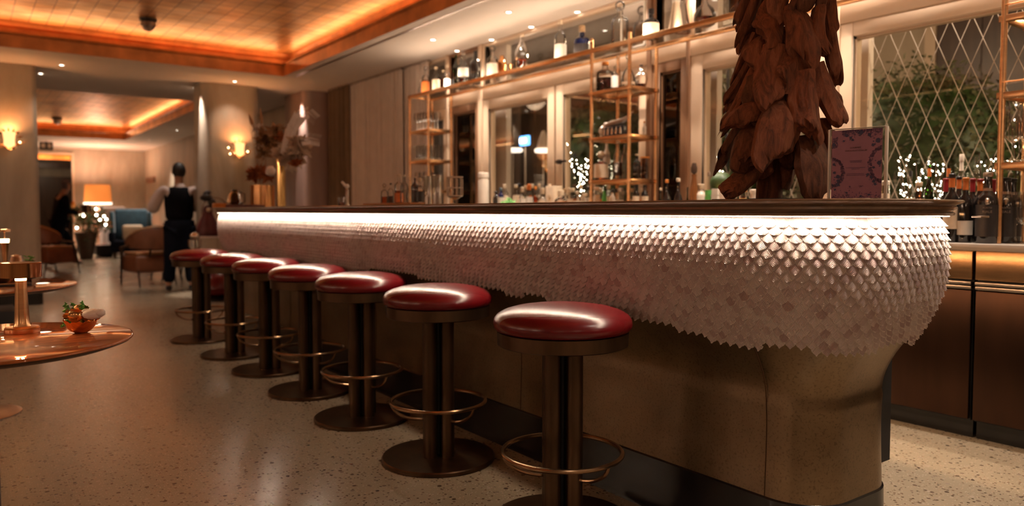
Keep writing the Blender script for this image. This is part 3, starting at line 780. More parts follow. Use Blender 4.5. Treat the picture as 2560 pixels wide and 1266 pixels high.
# bar top
top = empty('countertop', BO); tag(top, 'long dark bronze moulded bar top running over the scaled counter', 'bar top')
prof = [(.10, 1.086), (.190, 1.086), (.196, 1.088), (.197, 1.095), (.190, 1.0985), (.192, 1.103), (.200, 1.106), (.204, 1.113), (.200, 1.118), (.202, 1.120), (.214, 1.1235), (.2225, 1.128), (.2235, 1.132), (.219, 1.1352), (.212, 1.1356)]
loft(prof, 10, True, True).build('moulded_top', 'bartop', top, ang=28)
sl = loft([(.172, 1.0855), (.172, 1.0835), (.184, 1.0835), (.184, 1.0855)], 6).build('led_tape', 'led', top)
MB().rbox(2.60 - BO.x, 2.66 - BO.x, 1.055 - BO.y, 1.085 - BO.y, 1.0795, 1.086, .002).build('end_clip', 'steel', top)

# ================================================================== BAR STOOLS
def make_stool():
    e = empty('bar_stool')
    MB().lathe([(.001, 0), (.247, 0), (.250, .004), (.250, .016), (.246, .021), (.001, .023)], seg=64).build('base_disc', 'bronze', e)
    for (sx, sy) in ((-1, -1), (1, -1), (1, 1), (-1, 1)):
        MB().lathe([(.0305, .021), (.0305, .645)], (sx * .0370, sy * .0370, 0), 24).build('pillar_tube', 'bronze', e)
    MB().lathe([(.014, .02), (.014, .64)], seg=10).build('core', 'blackmat', e)
    MB().lathe([(.001, .640), (.222, .640), (.226, .643), (.228, .688), (.222, .690), (.001, .690)], seg=64).build('seat_band', 'bronze', e)
    MB().lathe([(.001, .689), (.215, .689), (.229, .693), (.238, .703), (.2405, .716), (.237, .731), (.226, .745), (.205, .757), (.172, .767), (.13, .774), (.08, .778), (.03, .7795), (.001, .780)], seg=64).build('seat_cushion', 'red', e, ang=80)
    fr_ = MB().ring((0, 0, .262), .208, .0085, 64, 10).build('foot_ring', 'bronze_ring', e)
    for a in (R(182), R(-48), R(98)):
        pts = [(math.cos(a) * (.060 + .146 * math.sin(t)), math.sin(a) * (.060 + .146 * math.sin(t)), .262 - .082 * math.cos(t)) for t in [k * math.pi / 2 / 10 for k in range(11)]]
        MB().tube(pts, .0065, 8).build('ring_bracket', 'bronze_ring', fr_)
    return e
st0 = make_stool()
SL = [('red leather bar stool nearest the camera, its base cut by the frame', 1.675, 2.000), ('red leather bar stool second from the camera, whole base disc visible', 1.69, 2.872),
      ('red leather bar stool third from the camera along the bar', 1.70, 3.68), ('red leather bar stool in the middle of the row of seven', 1.70, 4.42),
      ('red leather bar stool third from the far end of the row', 1.70, 5.17), ('red leather bar stool second from the far end of the row', 1.675, 5.90),
      ('red leather bar stool farthest along the bar beside the waiter', 1.645, 6.76)]
for i, (l, x, y) in enumerate(SL):
    s_ = st0 if i == 0 else copy_tree(st0)
    s_.location = (x, y, 0); s_.rotation_euler = (0, 0, -math.atan2(x, y) + R((6, 4, -6, 2, 5, 9, 12)[i])); tag(s_, l, 'bar stool', 'red bar stools along the counter')
for sx_ in ():
    pass
# another low red seat and a red draped figure past the end of the bar
q = onz(552, 752, 0.0)
e = empty('red_pouf', (q.x, q.y + .1, 0)); tag(e, 'low glossy red pouf on a dark base past the last stool', 'pouf')
MB().lathe([(.001, .05), (.13, .05), (.22, .09), (.26, .16), (.25, .24), (.19, .31), (.13, .36), (.001, .38)], seg=32).build('cushion', 'red', e)
MB().lathe([(.001, .0), (.25, .0), (.25, .02), (.20, .05), (.001, .05)], seg=32).build('base_ring', 'capblack', e)

mt['doorbronze'] = M('dark_brushed_bronze', (.045, .020, .011), .34, .8, .3, 9, (1, 1, .2))
# ================================================================== BACK COUNTER
CY0, CY1 = -.4, 7.42
CF = 3.89
e = empty('worktop', (4.1, 3.8, .93)); tag(e, 'pale stone worktop of the back bar under the bottles', 'worktop')
MB().rbox(-.245, .262, CY0 - 3.8, CY1 - 3.8, -.016, .017, .004).build('stone_slab', 'slab', e)
cabs = [(-.4, .56), (.57, 1.60), (1.61, 2.50), (2.51, 3.5), (3.51, 4.5), (4.51, 5.5), (5.51, 6.5), (6.51, 7.41)]
LB = ['brushed bronze back-bar cabinet cut off by the right edge', 'brushed bronze back-bar cabinet at the right edge of the picture', 'brushed bronze back-bar cabinet just behind the end of the bar']
for i, (a, b) in enumerate(cabs):
    ym = (a + b) / 2; h = (b - a) / 2 - .003
    e = empty('back_cabinet', (CF, ym, 0)); tag(e, LB[i] if i < 3 else 'brushed bronze back-bar cabinet hidden behind the bar', 'cabinet', None if i < 3 else 'back cabinets hidden by the bar')
    MB().box(.03, .46, -h, h, .09, .913).build('carcass', 'blackmat', e, smooth=False)
    MB().box(.06, .44, -h, h, 0, .09).build('toe_kick', 'black', e, smooth=False)
    MB().rbox(0, .03, -h, h, .775, .912, .002).build('fascia', 'brass', e)
    MB().rbox(-.008, .03, -h, h, .750, .766, .004).rbox(-.004, .03, -h, h, .728, .745, .004).build('rail', 'steel', e)
    MB().rbox(.004, .03, -h + .002, -.003, .10, .722, .003).build('door', 'doorbronze', e)
    MB().rbox(.004, .03, .003, h - .002, .10, .722, .003).build('door', 'doorbronze', e)

# ================================================================== BRASS SHELVES
SX0, SX1 = 3.98, 4.26
SZ = 2.345
def glassplate(x0, x1, y0, y1, z): return MB().rbox(x0 + .012, x1 - .012, y0 + .012, y1 - .012, z - .004, z + .004, .001)
b = empty('bottle_bridge_shelf', (4.12, 4.4, SZ)); tag(b, 'long brass-edged glass shelf of bottles under the ceiling', 'shelf')
ya, yb = .35 - 4.4, 7.38 - 4.4
MB().rbox(SX0 - 4.12 - .009, SX0 - 4.12 + .009, ya, yb, -.026, .012, .002).build('front_rail', 'brass', b)
MB().rbox(SX1 - 4.12 - .009, SX1 - 4.12 + .009, ya, yb, -.024, .010, .002).build('back_rail', 'brass', b)
MB().rbox(-.14, .14, ya, ya + .012, -.012, .010, .002).build('end_rail', 'brass', b); MB().rbox(-.14, .14, yb - .012, yb, -.012, .010, .002).build('end_rail', 'brass', b)
MB().box(-.13, .13, ya + .01, yb - .01, -.004, .004).build('glass_shelf', 'pane', b, smooth=False)
MB().box(-.132, -.122, ya + .05, yb - .05, .0045, .009).build('led_tape', 'light_white', b, smooth=False)  # glowing strip added to go with the shelf uplight
def etagere(y0, y1, levels, label, finial=False):
    ym = (y0 + y1) / 2; h = (y1 - y0) / 2; xm = (SX0 + SX1) / 2; d = (SX1 - SX0) / 2
    e = empty('brass_etagere', (xm, ym, .948)); tag(e, label, 'shelf unit')
    for sx in (-1, 1):
        for sy in (-1, 1):
            zt_ = SZ - .948 + (.06 if (finial and sx < 0) else -.02)
            if not finial: zt_ = (SZ if y0 > 3 else ZC) - .948 - .02
            MB().tube([(sx * d, sy * h, 0), (sx * d, sy * h, zt_)], .014, 12).build('post', 'brass', e)
    if finial:
        MB().blob((-d, h, SZ - .948 + .075), .016).blob((-d, h, SZ - .948 + .052), .010).build('finial', 'brass', e)
    for z in levels:
        z -= .948
        f = MB()
        for sx in (-1, 1): f.rbox(sx * d - .011, sx * d + .011, -h - .022, h + .022, z - .034, z - .002, .003)
        for sy in (-1, 1): f.rbox(-d, d, sy * h - .011, sy * h + .011, z - .034, z - .002, .003)
        f.build('shelf_frame', 'brass', e)
        glassplate(-d, d, -h, h, z).build('glass_shelf', 'pane', e)
    for z in levels[:-1] if y0 < 3 else []:
        MB().tube([(-d - .01, -h, z - .948 + .045), (-d - .01, h, z - .948 + .045)], .004, 6).build('guard_rail', 'brass', e)
    return e
LC = [2.025, 1.672, 1.343, 1.08]
etagere(4.00, 4.41, LC, 'middle brass shelf unit holding decanters and a silver horn', True)
etagere(6.94, 7.34, [1.970, 1.647, 1.33], 'left brass shelf unit stacked with drinking glasses')
etagere(1.02, 1.54, [2.02, 1.662, 1.332], 'right brass shelf unit with crystal stemware at the frame edge')

# ================================================================== BOTTLES
def text_mesh(body, size, mat, parent, name, loc, rot):
    cu = bpy.data.curves.new(name, 'FONT'); cu.body = body; cu.size = size; cu.align_x = 'CENTER'; cu.extrude = .0003
    t = bpy.data.objects.new(name, cu); COL.objects.link(t)
    me = bpy.data.meshes.new_from_object(t.evaluated_get(bpy.context.evaluated_depsgraph_get())); bpy.data.objects.remove(t)
    me.materials.clear(); me.materials.append(mt[mat]); o = bpy.data.objects.new(name, me); COL.objects.link(o); o.parent = parent; o.location = loc; o.rotation_euler = rot
    return o
PROF = {
 'std': [(.001, 0), (.94, 0), (1, .02), (1, .58), (.93, .64), (.62, .69), (.36, .74), (.32, .78), (.32, .91), (.36, .92), (.36, .94)],
 'wine': [(.001, 0), (.94, 0), (1, .02), (1, .60), (.95, .65), (.70, .71), (.42, .755), (.37, .80), (.36, .97), (.40, .975), (.40, 1)],
 'round': [(.001, 0), (.62, 0), (.9, .05), (1, .18), (.97, .32), (.75, .46), (.36, .56), (.22, .64), (.19, .84), (.26, .87), (.26, .89)],
 'cone': [(.001, 0), (.95, 0), (1, .02), (.80, .25), (.50, .58), (.34, .75), (.22, .82), (.20, .92), (.25, .93), (.25, .94)],
 'tear': [(.001, 0), (.62, 0), (.70, .03), (.86, .18), (1, .38), (.93, .52), (.60, .66), (.28, .78), (.22, .88), (.24, .94)],
 'squat': [(.001, 0), (.95, 0), (1, .03), (1, .46), (.92, .53), (.6, .58), (.34, .61), (.30, .72), (.34, .73), (.34, .76)],
 'flask': [(.001, 0), (.95, 0), (1, .02), (1, .76), (.92, .80), (.55, .84), (.42, .86), (.42, .92), (.46, .925), (.46, .94)],
 'jar': [(.001, 0), (.95, 0), (1, .02), (1, .84), (.9, .88), (.86, .92), (.9, .93)],
}
def pr(kind, t):
    P = PROF[kind]
    for i in range(len(P) - 1):
        if t <= P[i + 1][1] + 1e-9 and P[i + 1][1] > P[i][1]:
            k = (t - P[i][1]) / (P[i + 1][1] - P[i][1]); return P[i][0] + (P[i + 1][0] - P[i][0]) * k
    return P[-1][0]
def bottle(kind, H, W, gl, liq, lab, cap, loc, label, cat='bottle', group=None, name='bottle', seg=20, rz=0, lab2=None):
    """H height, W width; liq=(mat, fraction), lab=(mat, z0, z1), cap=(mat, length fraction)"""
    r = W / 2; e = empty(name, loc, rz); P = PROF[kind]; mx = Matrix.Scale(.8, 4, (0, 1, 0)) if seg == 4 else None
    if seg == 4: r *= 1.22
    top = P[-1][1]
    MB().lathe([(a * r, z * H) for a, z in P], seg=seg, cap=False, mx=(Matrix.Rotation(R(45), 4, 'Z') if seg == 4 else None)).build('glass_body', gl, e, ang=40)
    rt = Matrix.Rotation(R(45), 4, 'Z') if seg == 4 else None
    if liq:
        q = [(a * r * .93, max(z, .012) * H) for a, z in P if z <= liq[1]] + [(pr(kind, liq[1]) * r * .93, liq[1] * H), (.001, liq[1] * H)]
        q[0] = (.001, .012 * H); MB().lathe(q, seg=seg, cap=False, mx=rt).build('liquid', liq[0], e)
    for lb in (lab, lab2):
        if lb:
            q = [(pr(kind, t) * r * 1.02 + .0004, t * H) for t in [lb[1] + (lb[2] - lb[1]) * k / 4 for k in range(5)]]
            MB().lathe(q, seg=seg, cap=False, mx=rt).build('label' if lb is lab else 'neck_band', lb[0], e)
    if cap:
        rc = P[-1][0] * r
        if cap[1] == 'ball': MB().lathe([(rc * .7, (top - .03) * H), (rc * .7, top * H)], seg=12).blob((0, 0, (top + .035) * H), rc * 1.6, 12, 8).build('stopper', cap[0], e)
        else: MB().lathe([(rc * 1.08, (top - .035) * H), (rc * 1.14, (top - .03) * H), (rc * 1.14, (top + cap[1]) * H), (rc * .95, (top + cap[1] + .008) * H), (.001, (top + cap[1] + .01) * H)], seg=14).build('cap', cap[0], e)
    tag(e, label, cat, group); return e
def put(px, ytop, x, zb, wpx, kind, gl, liq, lab, cap, label, **kw):
    """stand a bottle on height zb at depth plane x, its top seen at ytop"""
    P1 = onx(px, ytop, x); Dp = (P1 - Vector((0, 0, CAMH))).dot(_f)
    Pb = onx(px, (ytop + 500) / 2, x)
    H = P1.z - zb; top = PROF[kind][-1][1] + (0.07 if cap and cap[1] == 'ball' else (cap[1] + .01 if cap else 0))
    return bottle(kind, H / top, wpx * Dp / FPX, gl, liq, lab, cap, (x, P1.y, zb), label, **kw)
zs_ = SZ + .004
A, AR = 'amber', 'amber_red'
put(1051, 200, 4.12, zs_, 11, 'round', 'glass', None, None, ('frosted', 'ball'), 'tiny clear stoppered bottle at the left end of the top shelf')
put(1064, 168, 4.10, zs_, 20, 'squat', 'glass', (A, .44), ('labelorange', .05, .40), ('glass', 'ball'), 'round amber decanter with glass ball stopper, left end of the top shelf')
put(1090, 167, 4.10, zs_, 19, 'std', 'glass', None, ('labelcream', .05, .5), ('captan', .04), 'cream-labelled bottle right of the round amber decanter')
put(1108, 175, 4.10, zs_, 17, 'std', 'glass', (A, .55), None, ('captan', .04), 'slim amber bottle beside the brightly lit white one')
put(1118, 163, 4.06, zs_, 15, 'std', 'glass', None, ('ringglow', .05, .42), ('captan', 'ball'), 'small bottle whose white label glares, top shelf')  # label glows in place of the glare of light on it
put(1140, 138, 4.12, zs_, 17, 'wine', 'glassgreen', None, None, None, 'slim green bottle at the top shelf, left of the white-labelled dark one')
put(1158, 133, 4.08, zs_, 25, 'wine', 'glass', (AR, .22), ('white', .28, .55), ('steel', .01), 'clear bottle with white label and dark red dregs on the top shelf')
put(1189, 128, 4.12, zs_, 27, 'wine', 'glassdark', None, None, None, 'dark green bottle behind a thin flute on the top shelf')
put(1231, 118, 4.10, zs_, 29, 'squat', 'glass', None, ('frosted', .05, .40), ('glass', 'ball'), 'frosted clear decanter next to the copper shaker')
put(1305, 86, 4.08, zs_, 36, 'tear', 'glass', (A, .30), None, ('labelcream', .02), 'large teardrop bottle with a little amber spirit, top shelf')
put(1401, 50, 4.10, zs_, 29, 'std', 'glass', None, ('white', .06, .42), ('labelcream', .06), 'tall clear bottle with plain white label, alone on the top shelf')
put(1455, 64, 4.10, zs_, 40, 'squat', 'glassblue', None, ('labelblack', .08, .36), ('cork', .16), 'squat dark blue bottle with tall cork, top shelf')
put(1550, 10, 4.08, zs_, 46, 'squat', 'glass', None, None, ('glass', 'ball'), 'big cut-crystal decanter in front of the white picture frame')
put(1628, 22, 4.08, zs_, 39, 'squat', 'glassdark', None, ('labelcream', .06, .44), ('capblack', .12), 'dark round-shouldered bottle with wide cream label, top shelf')
put(1708, -12, 4.13, zs_, 42, 'cone', 'glass', (A, .05), None, ('glass', 'ball'), 'conical clear decanter behind the cream cone on the top shelf')
put(1763, -30, 4.10, zs_, 56, 'round', 'glass', (AR, .22), None, ('captan', .1), 'bulbous glass flask of dark red spirit on the top shelf')
put(1840, -75, 4.10, zs_, 34, 'std', 'glass', (AR, .55), ('labelcream', .0, .09), ('capblack', .08), 'tall dark amber bottle with pale base, cut by the top edge')
put(1915, -95, 4.10, zs_, 40, 'std', 'glass', (A, .5), None, ('capblack', .08), 'square amber bottle beside the driftwood tree, cut by the top edge', seg=4)
put(2210, -300, 4.10, zs_, 44, 'std', 'glass', (A, .5), None, ('capblack', .08), 'amber bottle on the bridge shelf above the picture')
q = onx(1697, 80, 4.07); e = empty('wrapped_cone', (4.04, q.y, zs_)); tag(e, 'cream paper-wrapped cone standing on the top shelf', 'packet')
MB().lathe([(.001, 0), (.052, 0), (.022, .20), (.001, .202)], seg=20).build('paper_wrap', 'labelcream', e); MB().lathe([(.027, .195), (.028, .212), (.001, .214)], seg=16).build('lid', 'white', e)
q = onx(1255, 150, 4.08); e = empty('cocktail_shaker', (4.08, q.y, zs_)); tag(e, 'copper cocktail shaker on the top shelf', 'shaker')
MB().lathe([(.001, 0), (.034, 0), (.044, .115), (.040, .13), (.026, .150)], seg=24).build('shaker_body', 'copper', e); MB().lathe([(.026, .150), (.022, .165), (.020, .185), (.001, .187)], seg=24).build('cap', 'copper', e)
q = onx(1276, 150, 4.08); e = empty('copper_jigger', (4.08, q.y, zs_)); tag(e, 'small copper jigger beside the copper shaker', 'jigger')
MB().lathe([(.001, 0), (.030, 0), (.030, .01), (.012, .038), (.012, .044), (.026, .085)], seg=20, cap=False).build('double_cup', 'copper', e)
q = onx(1197, 150, 4.03); e = empty('flute_glass', (4.03, q.y, zs_)); tag(e, 'thin flute glass before the dark green bottle, top shelf', 'glass')
MB().lathe([(.028, 0), (.028, .003), (.004, .008), (.004, .06), (.018, .10), (.020, .20)], seg=16, cap=False).build('bowl_and_stem', 'glass', e)
q = onx(1583, 50, 4.2); e = empty('picture_frame', (4.20, q.y, zs_), R(0)); tag(e, 'white-edged mirror panel leaning behind the crystal decanter', 'mirror')
MB().rbox(-.010, .010, -.13, -.115, 0, .34, .003).rbox(-.01, .01, .115, .13, 0, .34, .003).rbox(-.01, .01, -.13, .13, .33, .345, .003).rbox(-.01, .01, -.13, .13, 0, .015, .003).build('frame', 'white', e)
MB().box(-.003, .003, -.115, .115, .015, .33).build('mirror_plate', 'chrome', e, smooth=False)

# middle unit decanters
za = LC[0] + .004
put(1513, 155, 4.05, za, 46, 'squat', 'glass', (AR, .36), None, ('caporange', .05), 'broad decanter of dark amber brandy, upper shelf of the middle unit')
put(1537, 165, 4.03, za, 18, 'std', 'glass', None, ('white', .05, .55), ('captan', .04), 'white-labelled bottle between the decanters of the middle unit')
put(1545, 138, 4.15, za, 24, 'cone', 'glass', (AR, .15), None, ('glass', .04), 'tall tapering decanter at the back of the middle unit')
put(1571, 140, 4.05, za, 34, 'round', 'glass', None, ('labelcream', .06, .14), ('glass', 'ball'), 'pear-shaped clear decanter behind the corner post')
put(1603, 162, 4.19, za, 34, 'tear', 'glass', (AR, .18), None, ('capblack', .02), 'oval flask leaning look with dark dregs, right in the middle unit')
zb = LC[2] + .004
put(1503, 385, 4.07, zb, 34, 'std', 'glass', (A, .12), ('labelcream', .08, .6), ('captan', 'ball'), 'cream-labelled broad bottle, lower shelf of the middle unit')
put(1517, 352, 4.17, zb, 18, 'std', 'glass', None, ('frosted', .4, .9), ('glass', .02), 'tall frosted bottle behind the cream-labelled one')
put(1545, 352, 4.08, zb, 22, 'wine', 'glass', None, ('smoke', .1, .45), ('captan', .02), 'tall clear bottle with brown label, lower shelf of the middle unit')
put(1562, 360, 4.12, zb, 20, 'tear', 'glass', None, None, ('glass', .02), 'slim teardrop bottle touching the corner post, middle unit')
put(1592, 385, 4.10, zb, 20, 'std', 'smoke', None, None, ('captan', .03), 'brown glass bottle right of the corner post, middle unit')
put(1612, 392, 4.19, zb, 24, 'jar', 'smoke', (A, .2), None, ('caporange', .03), 'stubby jar with glowing orange lid, middle unit')
zc = LC[1] + .004
q = onx(1545, 300, 4.10); e = empty('silver_horn_bottle_rack', (4.10, q.y, zc)); tag(e, 'silver curved horn lying on a dark rack, middle unit', 'ornament')
MB().rbox(-.05, .05, -.11, .13, 0, .075, .01).build('rack', 'capblack', e)
hp = [(0, .15, .045), (0, .12, .085), (0, .06, .10), (0, 0, .105), (0, -.06, .115), (0, -.11, .135), (0, -.16, .175)]
MB().tube(hp, [.012, .028, .030, .028, .024, .017, .004], 12).build('horn', 'steel', e)
MB().blob((0, .15, .05), (.045, .05, .05), 12, 8, .1).blob((.0, .13, .10), (.02, .03, .02), 10, 6, .1).build('horn_mount', 'steel', e)
for k in range(5): MB().lathe([(.012, 0), (.012, .035), (.005, .045), (.005, .055)], (-.052, .10 - k * .045, .012), 12).build('vial', 'chrome', e)
put(1611, 303, 4.20, zc, 10, 'std', 'frosted', None, None, ('caporange', .12), 'tiny white bottle with orange cap beside the silver horn')
# tumblers and wine glasses: copies of two prototypes
def stem(H=.20, r=.038, name='wine_glass'):
    e = empty(name)
    MB().lathe([(.001, .002), (r * .85, .002), (r * .85, .004), (.005, .010), (.0035, .03), (.0035, H * .45)], seg=16, cap=False).build('stem_and_foot', 'frosted', e)  # pale frosted foot stands in for bright glints in clear glass
    MB().lathe([(.004, H * .45), (r * .7, H * .52), (r, H * .66), (r * .95, H * .85), (r * .82, H)], seg=18, cap=False).build('bowl', 'glass', e); return e
def tumbler(H=.13, r=.034, name='tumbler'):
    e = empty(name)
    MB().lathe([(.001, .0), (r * .9, 0), (r * .92, .018), (r, H), (r * .93, H), (r * .85, .022), (.001, .020)], seg=18, cap=False).build('glass_wall', 'glass', e)
    MB().lathe([(.001, .001), (r * .88, .001), (r * .88, .018), (.001, .018)], seg=16).build('thick_base', 'frosted', e); return e
g0 = None
for i, (dx, y) in enumerate([(-.07 + .12 * (k % 2), 7.27 - .066 * (k // 2 + .5 * (k % 2))) for k in range(9)]):
    g = g0 = stem(.19, .036) if i == 0 else g0
    if i: g = copy_tree(g0)
    g.location = (4.10 + dx, y, 1.974); tag(g, 'clear wine glass on the upper shelf of the left unit', 'glass', 'wine glasses in the left shelf unit')
t0 = None
for i, (dx, y) in enumerate([(-.09 + .085 * (k % 3), 7.28 - .058 * (k // 3)) for k in range(15)]):
    if i == 0: g = t0 = tumbler(.16, .027)
    else: g = copy_tree(t0)
    g.location = (4.10 + dx, y + .01 * (i % 3), 1.651); tag(g, 'clear tall tumbler on the middle shelf of the left unit', 'glass', 'tumblers in the left shelf unit')
for i, (dx, y) in enumerate([(-.08 + .11 * (k % 2), 7.24 - .08 * (k // 2)) for k in range(6)]):
    g = copy_tree(g0); g.location = (4.10 + dx, y, 1.334); tag(g, 'round-bowled glass on the lowest shelf of the left unit', 'glass', 'round glasses in the left shelf unit')

# right unit stemware
def cutglass(H, r, name='crystal_glass'):
    e = empty(name)
    MB().lathe([(.001, .002), (r * .95, .002), (r * .9, .005), (.010, .012), (.0055, .03), (.005, H * .34), (.010, H * .37)], seg=24, cap=False).build('stem_and_foot', 'glass', e)
    m = MB(); P = [(.012, H * .37), (r * .55, H * .41), (r * .92, H * .50), (r, H * .62), (r, H)]
    vs = []; fs = []; sg = 40
    for (a, z) in P:
        for k in range(sg):
            rr = a * (1 + (.03 if k % 2 else -.03)); t = 2 * math.pi * k / sg; vs.append((rr * math.cos(t), rr * math.sin(t), z))
    for i in range(len(P) - 1):
        for k in range(sg): fs.append((i * sg + k, i * sg + (k + 1) % sg, (i + 1) * sg + (k + 1) % sg, (i + 1) * sg + k))
    m.add(vs, fs).build('fluted_bowl', 'glass', e, ang=10); return e
c0 = cutglass(.245, .040); 
for i, (px, x, zb_, lab) in enumerate(((2532, 4.04, 1.336, 'tall fluted crystal glass on the right unit shelf, left one'), (2566, 4.06, 1.336, 'tall fluted crystal glass on the right unit shelf, at the frame edge'),
      (2543, 4.09, .948, 'fluted crystal glass standing on the worktop, left of the pair'), (2566, 4.07, .948, 'fluted crystal glass standing on the worktop at the frame edge'))):
    g = c0 if i == 0 else copy_tree(c0); q = onx(px, 400, x); g.location = (x, q.y, zb_); tag(g, lab, 'glass')

# ---- bottles standing on the worktop, seen above the bar top
zw = .948
